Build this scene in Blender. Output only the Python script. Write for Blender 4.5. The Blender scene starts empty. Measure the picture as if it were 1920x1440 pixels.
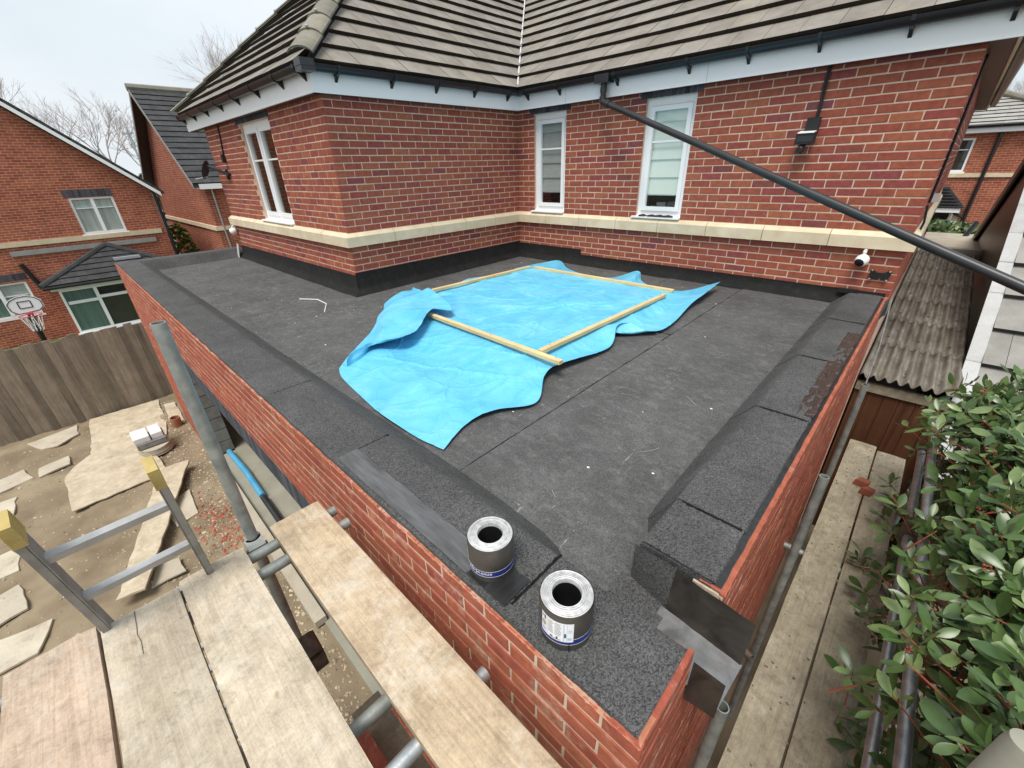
import bpy, math, random
from mathutils import Vector as V, Matrix, noise
random.seed(7)
R = math.radians
sc = bpy.context.scene
col = sc.collection
# ---------------------------------------------------------------- camera, sky, sun, exposure
# world: X along the rear wall of the house, Y away from the viewer, z = 0 at the top of the stone band
CAM = V((5.0837, -5.4738, 0.6515))
cd = bpy.data.cameras.new('Camera'); cam = bpy.data.objects.new('Camera', cd); col.objects.link(cam)
cam.location = CAM; cam.rotation_euler = (1.0907566, 0.0297035, 0.7617616)
cd.sensor_width = 36; cd.sensor_fit = 'HORIZONTAL'; cd.lens = 781.0 / 1920 * 36
cd.clip_start = 0.02; cd.clip_end = 600
sc.camera = cam
SUN_EL, SUN_AZ = R(66), R(160)      # azimuth clockwise from +Y
w = bpy.data.worlds.new('World'); sc.world = w; w.use_nodes = True
nt = w.node_tree; nt.nodes.clear()
wo = nt.nodes.new('ShaderNodeOutputWorld'); bg = nt.nodes.new('ShaderNodeBackground')
sky = nt.nodes.new('ShaderNodeTexSky'); sky.sky_type = 'NISHITA'; sky.sun_disc = False
sky.sun_elevation = SUN_EL; sky.sun_rotation = SUN_AZ; sky.air_density = 1.5; sky.dust_density = 6; sky.ozone_density = 1.5
tc = nt.nodes.new('ShaderNodeTexCoord'); mp = nt.nodes.new('ShaderNodeMapping'); mp.inputs['Scale'].default_value = (1, 1, 2.2)
nz = nt.nodes.new('ShaderNodeTexNoise'); nz.inputs['Scale'].default_value = 2.2; nz.inputs['Detail'].default_value = 5; nz.inputs['Roughness'].default_value = .5
rp = nt.nodes.new('ShaderNodeValToRGB')
rp.color_ramp.elements[0].position = .3; rp.color_ramp.elements[0].color = (6.3, 7.1, 7.7, 1)
rp.color_ramp.elements[1].position = .7; rp.color_ramp.elements[1].color = (8.0, 8.5, 8.85, 1)
mx = nt.nodes.new('ShaderNodeMixRGB'); mx.inputs[0].default_value = .86        # overcast: cloud sheet over the blue
L = nt.links.new
L(tc.outputs['Generated'], mp.inputs[0]); L(mp.outputs[0], nz.inputs['Vector']); L(nz.outputs['Fac'], rp.inputs[0])
L(sky.outputs[0], mx.inputs[1]); L(rp.outputs[0], mx.inputs[2]); L(mx.outputs[0], bg.inputs[0]); L(bg.outputs[0], wo.inputs[0])
bg.inputs['Strength'].default_value = .084
sd = bpy.data.lights.new('Sun', 'SUN'); sun = bpy.data.objects.new('Sun', sd); col.objects.link(sun)
sd.energy = 2.2; sd.angle = R(24); sd.color = (1, .95, .88)
sdir = V((math.sin(SUN_AZ) * math.cos(SUN_EL), math.cos(SUN_AZ) * math.cos(SUN_EL), math.sin(SUN_EL)))
sun.rotation_euler = sdir.to_track_quat('Z', 'Y').to_euler()
sc.view_settings.view_transform = 'Standard'; sc.view_settings.look = 'None'; sc.view_settings.gamma = 1
sc.view_settings.use_curve_mapping = False; sc.view_settings.exposure = .6
sc.render.engine = 'CYCLES'
try: sc.cycles.max_bounces = 6; sc.cycles.transparent_max_bounces = 8
except Exception: pass

# ---------------------------------------------------------------- materials
MATS = {}
class NT:
    def __init__(s, name):
        s.m = bpy.data.materials.new(name); s.m.use_nodes = True; s.t = s.m.node_tree; s.t.nodes.clear(); MATS[name] = s.m
        s.out = s.t.nodes.new('ShaderNodeOutputMaterial'); s.p = s.n('ShaderNodeBsdfPrincipled'); s.t.links.new(s.p.outputs[0], s.out.inputs[0])
    def n(s, ty, **kw):
        k = s.t.nodes.new(ty)
        for a, b in kw.items():
            if a in k.inputs: s.set(k.inputs[a], b)
            else: setattr(k, a, b)
        return k
    def set(s, inp, b):
        if isinstance(b, bpy.types.NodeSocket): s.t.links.new(b, inp)
        else: inp.default_value = (*b, 1) if isinstance(b, tuple) and len(b) == 3 and inp.type == 'RGBA' else b
    def pos(s, scale=(1, 1, 1), rot=(0, 0, 0)):
        g = s.n('ShaderNodeNewGeometry'); m = s.n('ShaderNodeMapping'); m.inputs['Scale'].default_value = scale; m.inputs['Rotation'].default_value = rot
        s.t.links.new(g.outputs['Position'], m.inputs[0]); return m.outputs[0]
    def noise(s, vec, scale, detail=5, rough=.55, dist=0):
        k = s.n('ShaderNodeTexNoise', Vector=vec, Scale=scale, Detail=detail, Roughness=rough, Distortion=dist); return k.outputs['Fac']
    def ramp(s, fac, stops, interp='LINEAR'):
        r = s.n('ShaderNodeValToRGB'); r.color_ramp.interpolation = interp; e = r.color_ramp.elements
        while len(e) < len(stops): e.new(.5)
        for q, (p, c) in zip(e, stops): q.position = p; q.color = (*c, 1) if len(c) == 3 else c
        s.t.links.new(fac, r.inputs[0]); return r.outputs[0]
    def mix(s, fac, a, b, mode='MIX'):
        k = s.n('ShaderNodeMixRGB', blend_type=mode); s.set(k.inputs[0], fac); s.set(k.inputs[1], a); s.set(k.inputs[2], b); return k.outputs[0]
    def math(s, op, a, b=0.0):
        k = s.n('ShaderNodeMath', operation=op); s.set(k.inputs[0], a); s.set(k.inputs[1], b); return k.outputs[0]
    def rnd(s):
        g = s.n('ShaderNodeNewGeometry'); o = s.n('ShaderNodeObjectInfo')
        return s.math('FRACT', s.math('ADD', g.outputs['Random Per Island'], o.outputs['Random']))
    def bump(s, h, strength=.4, dist=.01):
        k = s.n('ShaderNodeBump', Strength=strength, Distance=dist, Height=h); s.t.links.new(k.outputs[0], s.p.inputs['Normal'])
    def fin(s, colr, rough=.7, metal=0, spec=.5):
        s.set(s.p.inputs['Base Color'], colr); s.set(s.p.inputs['Roughness'], rough); s.p.inputs['Metallic'].default_value = metal
        s.p.inputs['Specular IOR Level'].default_value = spec; return s.m
def g3(v): return (v, v, v)
def simple(name, c1, c2=None, scale=8, rough=.6, metal=0, bump=0, bscale=60, spec=.5, stretch=(1, 1, 1), vary=0, dist=0, mud=None):
    t = NT(name); v = t.pos(stretch)
    c = t.ramp(t.noise(v, scale, dist=dist), [(.32, c1), (.68, c2 or c1)])
    if vary:
        c = t.mix(1, c, t.ramp(t.rnd(), [(0, g3(1 - vary)), (1, g3(1 + vary))]), 'MULTIPLY')
    if mud: c = t.mix(t.ramp(t.noise(t.pos(), 4.5, 9, .8), [(.47, g3(0)), (.68, g3(.8))]), c, mud)
    if bump: t.bump(t.noise(v, bscale, 4), bump, .004)
    return t.fin(c, rough, metal, spec)
# bricks
def brickmat(name, stops, speck=.5, th=.62):
    t = NT(name); v = t.pos(); r = t.rnd()
    c = t.ramp(r, stops)
    sm = t.noise(v, 22, 4); c = t.mix(.75, c, t.ramp(sm, [(.25, g3(.68)), (.75, g3(1.3))]), 'MULTIPLY')
    fl = t.noise(v, 9, 6, .7); c = t.mix(t.ramp(fl, [(th, g3(0)), (th + .16, g3(speck))]), c, (.48, .29, .21))
    t.bump(t.noise(v, 90, 5, .65), .55, .006)
    return t.fin(c, .85, 0, .25)
brickmat('brick', [(0, (0.171, 0.055, 0.055)), (.025, (0.287, 0.081, 0.054)), (.3, (0.329, 0.095, 0.055)), (.55, (0.293, 0.076, 0.051)), (.78, (0.366, 0.124, 0.065)), (.86, (0.287, 0.071, 0.056)), (.975, (0.268, 0.067, 0.061)), (1, (0.183, 0.061, 0.071))], .5)
brickmat('brick_new', [(0, (0.283, 0.071, 0.050)), (.3, (0.366, 0.109, 0.061)), (.6, (0.319, 0.083, 0.053)), (1, (0.401, 0.139, 0.077))], .9, .55)
brickmat('brick_blue', [(0, (.045, .05, .06)), (1, (.10, .105, .12))], .15)
brickmat('brick_top', [(0, (.36, .13, .075)), (1, (.42, .17, .10))], 1, .5)
simple('mortar', (.58, .42, .32), (.70, .52, .40), 30, .95, bump=.6, bscale=160)
simple('mortar_grey', (.50, .41, .31), (.64, .53, .41), 30, .95, bump=.6, bscale=160)
def farbrick():
    t = NT('brick_far'); g = t.n('ShaderNodeNewGeometry'); s = t.n('ShaderNodeSeparateXYZ'); t.t.links.new(g.outputs['Position'], s.inputs[0])
    cb = t.n('ShaderNodeCombineXYZ'); t.set(cb.inputs[0], t.math('ADD', s.outputs[0], s.outputs[1])); t.set(cb.inputs[1], s.outputs[2])
    b = t.n('ShaderNodeTexBrick', Vector=cb.outputs[0], Scale=1.0); b.inputs['Brick Width'].default_value = .225; b.inputs['Row Height'].default_value = .075
    b.inputs['Mortar Size'].default_value = .0055; b.inputs['Mortar Smooth'].default_value = .2; b.inputs['Color1'].default_value = (.40, .12, .065, 1); b.inputs['Color2'].default_value = (.28, .07, .045, 1); b.inputs['Mortar'].default_value = (.52, .36, .25, 1)
    c = t.mix(.6, b.outputs['Color'], t.ramp(t.noise(t.pos(), 3.0, 6), [(.3, g3(.72)), (.7, g3(1.25))]), 'MULTIPLY')
    t.bump(b.outputs['Fac'], -.5, .006); t.fin(c, .9, 0, .2)
farbrick()
# roofing felt: mineral chippings, scuffs of chalk and dust
def felt(name, lo, hi, dust=.35, scuff=0):
    t = NT(name); v = t.pos()
    w1 = t.n('ShaderNodeTexVoronoi', Vector=v, Scale=260.0); w1.feature = 'F1'
    gr = t.ramp(w1.outputs['Color'], [(.15, g3(lo)), (.85, g3(hi))])
    big = t.noise(v, 3.1, 6, .65)
    c = t.mix(1, gr, t.ramp(big, [(.25, g3(.72)), (.75, g3(1.3))]), 'MULTIPLY')
    du = t.noise(t.pos((1, 1.5, 1), (0, 0, .5)), 11, 10, .8); c = t.mix(t.ramp(du, [(.5, g3(0)), (.8, g3(dust))]), c, (.26, .26, .255))
    if scuff:
        s1 = t.noise(t.pos((1.2, 7, 1), (0, 0, .9)), 3.2, 3, .5, 1.5); s2 = t.noise(t.pos((6, 1, 1), (0, 0, .35)), 2.7, 3, .5, 1.2)
        k1 = t.ramp(s1, [(.66, g3(0)), (.668, g3(scuff)), (.676, g3(0))]); k2 = t.ramp(s2, [(.655, g3(0)), (.662, g3(scuff)), (.669, g3(0))])
        msk = t.ramp(t.noise(v, 1.9, 5, .7), [(.45, g3(0)), (.62, g3(1))]); c = t.mix(t.mix(1, k1, msk, 'MULTIPLY'), c, (.42, .42, .41)); c = t.mix(t.mix(1, k2, msk, 'MULTIPLY'), c, (.42, .42, .41))
    t.bump(w1.outputs['Distance'], .5, .004); t.fin(c, .9, 0, .25)
felt('felt_deck', .056, .12, .6, .9)
felt('felt_cap', .03, .115, .16, 0)
felt('felt_upstand', .009, .02, .1, 0)
simple('bitumen_matt', (.008, .008, .009), (.016, .016, .017), 30, .95, spec=.1)
simple('bitumen', (.012, .012, .013), (.025, .025, .026), 30, .28, bump=.5, bscale=25)
t = NT('bitumen_brown'); v = t.pos((1, .35, 1)); nn = t.noise(v, 30, 5, .6, 2.0)
t.bump(nn, .9, .012); t.fin(t.ramp(nn, [(.35, (.022, .012, .009)), (.62, (.05, .03, .024)), (.78, (.22, .19, .17))]), .28)
t = NT('primer'); v = t.pos((1, 6, 1)); nn = t.noise(v, 6, 6, .6)
t.fin(t.ramp(nn, [(.3, g3(.05)), (.7, (.12, .125, .13))]), .5); t.bump(t.noise(t.pos((3, 30, 1)), 8, 3), .3, .003)
t = NT('primer_black'); nn = t.noise(t.pos((9, 1, 1), (0, 0, .15)), 9, 4)
t.fin(t.ramp(nn, [(.4, g3(.012)), (.66, g3(.02)), (.74, g3(.25))]), .3)
# timber
def timber(name, c1, c2, c3, along, grain=14, rough=.75, bump=.35, stain=None, vary=.12, mott=0):
    t = NT(name); sc_ = [grain] * 3; sc_[along] = grain * .05; v = t.pos(tuple(sc_))
    n1 = t.noise(v, 2.2, 9, .7, .8); c = t.ramp(n1, [(.28, c1), (.5, c2), (.74, c3)])
    c = t.mix(.5, c, t.ramp(t.noise(t.pos(), 120, 4, .7), [(.32, g3(.7)), (.5, g3(1)), (.7, g3(1.15))]), 'MULTIPLY')
    n2 = t.noise(t.pos(), 3.5, 6, .7); c = t.mix(.7, c, t.ramp(n2, [(.3, g3(.72)), (.72, g3(1.2))]), 'MULTIPLY')
    if stain: c = t.mix(t.ramp(t.noise(t.pos(), 5.5, 7, .75), [(.5, g3(0)), (.72, g3(.85))]), c, stain)
    if mott:
        c = t.mix(.8, c, t.ramp(t.noise(t.pos(), 17, 9, .78, .5), [(.28, g3(.55)), (.5, g3(1)), (.72, g3(1.22))]), 'MULTIPLY')
        kn = t.n('ShaderNodeTexVoronoi', Vector=t.pos((1.6, 3.2, 2) if along == 0 else (3.2, 1.6, 2)), Scale=1.5); c = t.mix(t.ramp(kn.outputs['Distance'], [(.02, g3(.5)), (.05, g3(0))]), c, (.16, .095, .045))
        c = t.mix(t.ramp(t.noise(t.pos((1.3, 1, 1)), 2.3, 9, .8), [(.52, g3(0)), (.66, g3(mott))]), c, (.62, .58, .50)); c = t.mix(t.ramp(t.noise(t.pos((1, 1.2, 1)), 31, 5, .7), [(.66, g3(0)), (.74, g3(.7))]), c, (.17, .13, .09))
    c = t.mix(1, c, t.ramp(t.rnd(), [(0, g3(1 - vary)), (1, g3(1 + vary))]), 'MULTIPLY')
    t.bump(n1, bump, .004); t.fin(c, rough, 0, .25)
timber('board', (.33, .245, .155), (.46, .36, .245), (.54, .44, .31), 0, 24, .8, .6, stain=(.30, .235, .155), mott=.65)
timber('board_grey', (.36, .295, .215), (.47, .40, .305), (.54, .475, .38), 0, 24, .85, .6, stain=(.33, .275, .20), mott=.6)
timber('board_pink', (.36, .26, .19), (.47, .36, .27), (.54, .42, .33), 0, 24, .8, .6, stain=(.33, .255, .20), mott=.5)
timber('board_dirty_shaded', (.23, .20, .14), (.31, .275, .20), (.37, .33, .25), 1, 30, .85, .5, stain=(.17, .145, .105), mott=.3)  # real dirt, with the passage's shade also darkened into the base colours
timber('batten_x', (.62, .42, .19), (.74, .55, .28), (.80, .63, .36), 0, 22, .6)
timber('batten_y', (.62, .42, .19), (.74, .55, .28), (.80, .63, .36), 1, 22, .6)
timber('fence', (.17, .14, .105), (.27, .225, .175), (.36, .31, .25), 2, 14, .9, .5, stain=(.20, .19, .13), vary=.3)
timber('brown_wood', (.05, .022, .012), (.10, .042, .02), (.14, .06, .03), 2, 6, .6, .3)
simple('ply', (.46, .38, .27), (.58, .50, .38), 7, .85, bump=.3, bscale=40, vary=.12, dist=1, mud=(.30, .235, .155))
simple('slab', (.43, .385, .30), (.54, .485, .39), 9, .9, bump=.3, bscale=50, vary=.12, mud=(.27, .215, .145))
# tiles
def tile(name, c1, c2, lichen=None, vary=.12):
    t = NT(name); v = t.pos(); c = t.ramp(t.noise(v, 4, 7, .65), [(.3, c1), (.7, c2)])
    c = t.mix(.6, c, t.ramp(t.noise(v, 160, 3), [(.3, g3(.75)), (.7, g3(1.25))]), 'MULTIPLY')
    if lichen: c = t.mix(t.ramp(t.noise(t.pos((1, 1, .5)), 1.6, 8, .8), [(.56, g3(0)), (.72, g3(.6))]), c, lichen)
    c = t.mix(1, c, t.ramp(t.rnd(), [(0, g3(1 - vary)), (1, g3(1 + vary))]), 'MULTIPLY')
    t.bump(t.noise(v, 120, 4), .35, .004); t.fin(c, .9, 0, .25)
tile('roof_tile', (.175, .156, .135), (.27, .248, .22), (.34, .27, .10))
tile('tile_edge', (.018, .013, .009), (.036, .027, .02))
tile('ridge', (.17, .16, .13), (.26, .243, .2), (.34, .27, .09))
tile('slate_dark', (.035, .036, .038), (.07, .07, .072))
tile('slate_light', (.26, .255, .235), (.36, .355, .335))
tile('slate_verge', (.42, .43, .43), (.52, .53, .53))
t = NT('asbestos'); c = t.ramp(t.noise(t.pos((3, .6, 1)), 4, 8, .7), [(.28, (.10, .085, .068)), (.5, (.19, .172, .145)), (.75, (.36, .34, .30))])
t.bump(t.noise(t.pos(), 50, 5), .4, .006); t.fin(c, .95, 0, .15)
simple('stone_band', (.60, .50, .34), (.72, .62, .45), 6, .85, bump=.25, bscale=120, vary=.06)
simple('upvc', (.87, .88, .88), (.9, .91, .91), 4, .35, spec=.4)
simple('fascia', (.88, .89, .89), (.91, .92, .92), 2.5, .45)
simple('black_plastic', (.010, .011, .013), (.016, .017, .02), 5, .28)
simple('pipe_plastic', (.018, .019, .02), (.03, .031, .032), 5, .38)
simple('soffit_brown', (.07, .042, .03), (.09, .055, .04), 4, .5)
simple('white_plastic', (.78, .77, .72), (.82, .81, .77), 5, .35)
simple('black', (.006, .006, .007), (.012, .012, .012), 5, .5)
simple('brown_gloss', (.055, .022, .014), (.10, .04, .022), 5, .4)
simple('steel', (.34, .36, .37), (.52, .54, .55), 25, .42, metal=.75, bump=.15, bscale=90)
simple('steel_dull', (.21, .23, .22), (.38, .40, .375), 14, .6, metal=.45, bump=.3, bscale=60)
simple('rust', (.07, .05, .04), (.15, .11, .085), 30, .7, metal=.4, bump=.5)
simple('aluminium', (.30, .305, .31), (.43, .435, .44), 10, .5, metal=.5, bump=.1)
simple('alu_dull', (.22, .22, .21), (.32, .32, .31), 16, .65, metal=.4)
simple('yellow_rubber', (.36, .27, .09), (.50, .39, .14), 12, .7)
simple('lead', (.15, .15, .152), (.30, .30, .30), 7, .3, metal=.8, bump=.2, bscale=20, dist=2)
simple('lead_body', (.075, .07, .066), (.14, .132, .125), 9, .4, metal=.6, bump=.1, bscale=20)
simple('lead_shaded', (.06, .055, .05), (.14, .122, .108), 6, .36, metal=.7, bump=.2, bscale=20, dist=2)  # darker copy of lead; shade on the chute's upright faces put into its colour
t = NT('lead_coil'); v = t.pos(); c = t.ramp(t.noise(v, 60, 4), [(.3, g3(.42)), (.7, g3(.66))]); t.fin(c, .55, .12)
simple('label_white', (.78, .80, .84), (.84, .86, .88), 40, .45)
simple('label_blue', (.012, .02, .16), (.016, .03, .20), 20, .4)
simple('label_sky', (.35, .55, .75), (.42, .62, .8), 20, .4)
simple('label_tan', (.42, .33, .20), (.5, .4, .26), 60, .4)
simple('label_lilac', (.55, .42, .62), (.62, .5, .68), 60, .4)
simple('label_grey', (.30, .31, .34), (.4, .41, .44), 60, .4)
simple('label_dark', (.03, .05, .08), (.05, .08, .12), 60, .4)
t = NT('tarp'); v = t.pos(); n1 = t.noise(v, 3.5, 6, .6, .6)
c = t.ramp(n1, [(.3, (.085, .43, .68)), (.55, (.135, .51, .74)), (.78, (.22, .575, .77))]); wv = t.n('ShaderNodeVectorMath', operation='ADD'); t.set(wv.inputs[0], v); cn = t.n('ShaderNodeTexNoise', Vector=v, Scale=2.5, Detail=3.0); ws = t.n('ShaderNodeVectorMath', operation='SCALE'); t.set(ws.inputs[0], cn.outputs['Color']); ws.inputs['Scale'].default_value = .22; t.set(wv.inputs[1], ws.outputs[0]); vo = t.n('ShaderNodeTexVoronoi', Vector=wv.outputs[0], Scale=2.6); vo.feature = 'DISTANCE_TO_EDGE'; vo2 = t.n('ShaderNodeTexVoronoi', Vector=wv.outputs[0], Scale=6.5); vo2.feature = 'DISTANCE_TO_EDGE'
h1 = t.ramp(vo.outputs['Distance'], [(0, g3(1)), (.05, g3(.35)), (.3, g3(0))]); h2_ = t.ramp(vo2.outputs['Distance'], [(0, g3(.5)), (.05, g3(.15)), (.25, g3(0))]); t.bump(t.mix(.35, t.mix(1, h1, h2_, 'ADD'), t.noise(t.pos((1, 1.4, 1)), 14, 4, .55, 1.2)), .5, .016)
t.fin(c, .38, 0, .5); t.p.inputs['Transmission Weight'].default_value = 0
simple('dirt', (.16, .122, .075), (.29, .23, .15), 1.6, .98, bump=.9, bscale=22)
simple('stones', (.28, .22, .15), (.50, .42, .31), 8, .95, vary=.35)
simple('red_rubble', (.34, .10, .06), (.42, .16, .10), 8, .95, vary=.2)
simple('concrete', (.26, .25, .20), (.34, .33, .27), 2.5, .85, bump=.2, bscale=30)
simple('block', (.16, .16, .15), (.24, .235, .22), 12, .95, bump=.5, bscale=90, vary=.12)
simple('white_block', (.60, .61, .62), (.72, .73, .73), 9, .9, vary=.05)
simple('grass', (.05, .08, .02), (.12, .15, .05), 6, .95, bump=.8, bscale=80)
simple('far_ground', (.10, .095, .075), (.16, .15, .12), .2, 1.0)
simple('far_scrub', (.09, .085, .06), (.17, .155, .12), .3, 1.0, bump=1, bscale=3)
simple('bark', (.42, .38, .37), (.55, .5, .49), 4, .95)
simple('terracotta', (.30, .12, .07), (.38, .17, .10), 8, .8)
simple('cable', (.008, .008, .008), (.014, .014, .014), 8, .5)
simple('blue_pipe', (.06, .30, .52), (.10, .38, .6), 4, .3)
simple('curtain', (.42, .44, .43), (.62, .63, .61), 1.5, .9, stretch=(12, 12, .3))
simple('curtain_green', (.10, .17, .15), (.18, .26, .235), 1.5, .9, stretch=(9, 9, .3))
simple('blind_grey', (.36, .355, .35), (.46, .455, .45), 8, .9, stretch=(1, 1, 20))
simple('blind_pale', (.84, .88, .80), (.88, .91, .85), 3, .9)
simple('interior', (.035, .032, .028), (.05, .045, .04), 3, .9)
simple('net_white', (.85, .85, .86), (.9, .9, .9), 3, .8)
simple('net_red', (.5, .06, .08), (.55, .08, .1), 3, .8)
simple('chalk', (.24, .24, .235), (.36, .36, .35), 30, .9)
simple('terracotta_red', (.22, .06, .035), (.30, .09, .05), 9, .9)
t = NT('glass'); t.t.nodes.remove(t.p)
tr = t.n('ShaderNodeBsdfTransparent'); tr.inputs[0].default_value = (.95, .97, .96, 1); gl = t.n('ShaderNodeBsdfGlossy'); gl.inputs['Roughness'].default_value = .015
fr = t.n('ShaderNodeLayerWeight'); fr.inputs[0].default_value = .5; ms = t.n('ShaderNodeMixShader')
t.set(ms.inputs[0], t.math('ADD', t.math('MULTIPLY', t.math('POWER', fr.outputs['Facing'], 3.5), .55), .035))
t.t.links.new(tr.outputs[0], ms.inputs[1]); t.t.links.new(gl.outputs[0], ms.inputs[2]); t.t.links.new(ms.outputs[0], t.out.inputs[0])
def leafmat(name, c1, c2, c3, rough=.35):
    t = NT(name); r = t.rnd(); c = t.ramp(r, [(0, c1), (.6, c2), (1, c3)])
    c = t.mix(.6, c, t.ramp(t.noise(t.pos(), 35, 4), [(.3, g3(.75)), (.7, g3(1.25))]), 'MULTIPLY')
    t.fin(c, rough, 0, .5); t.p.inputs['Subsurface Weight'].default_value = 0
leafmat('leaf', (.034, .068, .018), (.085, .145, .043), (.18, .245, .095), .32)
leafmat('leaf_red', (.22, .035, .02), (.30, .08, .03), (.25, .14, .05))
simple('shoot_red', (.30, .06, .035), (.36, .11, .06), 30, .6)

# ---------------------------------------------------------------- mesh helpers
class MB:
    def __init__(s): s.v = []; s.f = []; s.mi = []
    def add(s, vs, fs, m=0):
        b = len(s.v); s.v += [tuple(q) for q in vs]; s.f += [tuple(i + b for i in f) for f in fs]; s.mi += [m] * len(fs); return s
    def box(s, x0, x1, y0, y1, z0, z1, m=0):
        return s.add([(x0, y0, z0), (x1, y0, z0), (x1, y1, z0), (x0, y1, z0), (x0, y0, z1), (x1, y0, z1), (x1, y1, z1), (x0, y1, z1)],
                     [(0, 3, 2, 1), (4, 5, 6, 7), (0, 1, 5, 4), (1, 2, 6, 5), (2, 3, 7, 6), (3, 0, 4, 7)], m)
    def obox(s, c, ax, ay, az, m=0):
        c, ax, ay, az = V(c), V(ax), V(ay), V(az)
        if ax.cross(ay).dot(az) < 0: az = -az
        vs = [c + ax * i + ay * j + az * k for k in (-1, 1) for i, j in ((-1, -1), (1, -1), (1, 1), (-1, 1))]
        return s.add(vs, [(0, 3, 2, 1), (4, 5, 6, 7), (0, 1, 5, 4), (1, 2, 6, 5), (2, 3, 7, 6), (3, 0, 4, 7)], m)
    def bar(s, a, b, wd, ht, up=(0, 0, 1), m=0):
        a, b = V(a), V(b); d = (b - a); sd_ = d.cross(V(up)).normalized(); u = sd_.cross(d).normalized()
        return s.obox((a + b) / 2, d / 2, sd_ * wd / 2, u * ht / 2, m)
    def prism(s, poly, off, m=0, msides=None):
        n = len(poly); off = V(off); p = [V(q) for q in poly]; q = [a + off for a in p]
        nrm = V((0, 0, 0))
        for i in range(n): nrm += p[i].cross(p[(i + 1) % n])
        flip = nrm.dot(off) < 0
        top = tuple(range(n, 2 * n)); bot = tuple(reversed(range(n)))
        if flip: top, bot = tuple(reversed(top)), tuple(reversed(bot))
        s.add(p + q, [top, bot], m)
        b = len(s.v) - 2 * n
        for i in range(n):
            j = (i + 1) % n; fc = (b + i, b + j, b + n + j, b + n + i); s.f.append(tuple(reversed(fc)) if flip else fc); s.mi.append(m if msides is None else msides)
        return s
    def tube(s, pts, r, n=8, caps=True, m=0, closed=False):
        pts = [V(q) for q in pts]; k = len(pts); rr = r if isinstance(r, (list, tuple)) else [r] * k
        b = len(s.v); up = None
        for i, q in enumerate(pts):
            d = (pts[min(i + 1, k - 1)] - pts[max(i - 1, 0)]).normalized()
            if up is None: up = d.orthogonal().normalized()
            up = (up - d * up.dot(d)).normalized(); sd_ = d.cross(up)
            for j in range(n):
                a = 2 * math.pi * j / n; s.v.append(tuple(q + (up * math.cos(a) + sd_ * math.sin(a)) * rr[i]))
        for i in range(k - 1):
            for j in range(n):
                j2 = (j + 1) % n; s.f.append((b + i * n + j, b + i * n + j2, b + (i + 1) * n + j2, b + (i + 1) * n + j)); s.mi.append(m)
        if caps:
            s.f.append(tuple(b + j for j in reversed(range(n)))); s.f.append(tuple(b + (k - 1) * n + j for j in range(n))); s.mi += [m, m]
        return s
    def pipe(s, a, b, r, ri, n=14, m=0):      # hollow tube with open ends
        a, b = V(a), V(b); d = (b - a).normalized(); u = d.orthogonal().normalized(); w_ = d.cross(u); B = len(s.v)
        for q, rad in ((a, r), (b, r), (b, ri), (a, ri)):
            for j in range(n):
                t_ = 2 * math.pi * j / n; s.v.append(tuple(q + (u * math.cos(t_) + w_ * math.sin(t_)) * rad))
        for k in range(4):
            for j in range(n):
                j2 = (j + 1) % n; k2 = (k + 1) % 4; s.f.append((B + k * n + j, B + k * n + j2, B + k2 * n + j2, B + k2 * n + j)); s.mi.append(m)
        return s
    def lathe(s, c, prof, n=24, m=0, axis='Z'):
        b = len(s.v); k = len(prof); c = V(c)
        for r_, z_ in prof:
            for j in range(n):
                a = 2 * math.pi * j / n; x, y = r_ * math.cos(a), r_ * math.sin(a)
                s.v.append(tuple(c + (V((x, y, z_)) if axis == 'Z' else V((x, -z_, y)) if axis == 'Y' else V((z_, x, y)))))
        for i in range(k - 1):
            for j in range(n):
                j2 = (j + 1) % n; s.f.append((b + i * n + j, b + i * n + j2, b + (i + 1) * n + j2, b + (i + 1) * n + j)); s.mi.append(m)
        return s
    def grid(s, fn, nu, nv, m=0, flip=False):
        b = len(s.v)
        for i in range(nu + 1):
            for j in range(nv + 1): s.v.append(tuple(fn(i / nu, j / nv)))
        for i in range(nu):
            for j in range(nv):
                a = b + i * (nv + 1) + j; fc = (a, a + nv + 1, a + nv + 2, a + 1); s.f.append(tuple(reversed(fc)) if flip else fc); s.mi.append(m)
        return s
    def mesh(s, name, mats, smooth=False):
        me = bpy.data.meshes.new(name); me.from_pydata(s.v, [], s.f)
        for mt in (mats if isinstance(mats, (list, tuple)) else [mats]): me.materials.append(MATS[mt])
        me.polygons.foreach_set('material_index', s.mi)
        if smooth:
            me.polygons.foreach_set('use_smooth', [True] * len(me.polygons)); me.set_sharp_from_angle(angle=.7)
        me.update(); return me
    def build(s, name, mats, parent=None, smooth=False, kind=None):
        o = bpy.data.objects.new(name, s.mesh(name, mats, smooth)); link(o, parent)
        if kind: o['kind'] = kind
        return o
def link(o, parent=None):
    col.objects.link(o)
    if parent is not None:
        o.parent = parent
        if parent.type == 'EMPTY': o.matrix_parent_inverse = Matrix.Translation(-parent.location)
def tag(o, label, cat, group=None):
    o['label'] = label; o['category'] = cat; o['kind'] = 'thing'
    if group: o['group'] = group
    return o
def thing(name, label, cat, loc, group=None):
    o = bpy.data.objects.new(name, None); o.location = loc; o.empty_display_size = .2; col.objects.link(o); return tag(o, label, cat, group)
def struct(o): o['kind'] = 'structure'; return o
camM = cam.rotation_euler.to_matrix()
def seen(p, n=None):           # how large a piece shows from the camera; only decides which pieces become objects of their own
    d = V(p) - CAM; q = camM.transposed() @ d
    if q.z > -.05: return 0
    x, y = q.x / -q.z * 781 / 960, q.y / -q.z * 781 / 720
    if abs(x) > 1.03 or abs(y) > 1.04: return 0
    f = max(0, -d.normalized().dot(n)) if n else 1
    return f / (q.z * q.z)

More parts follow.
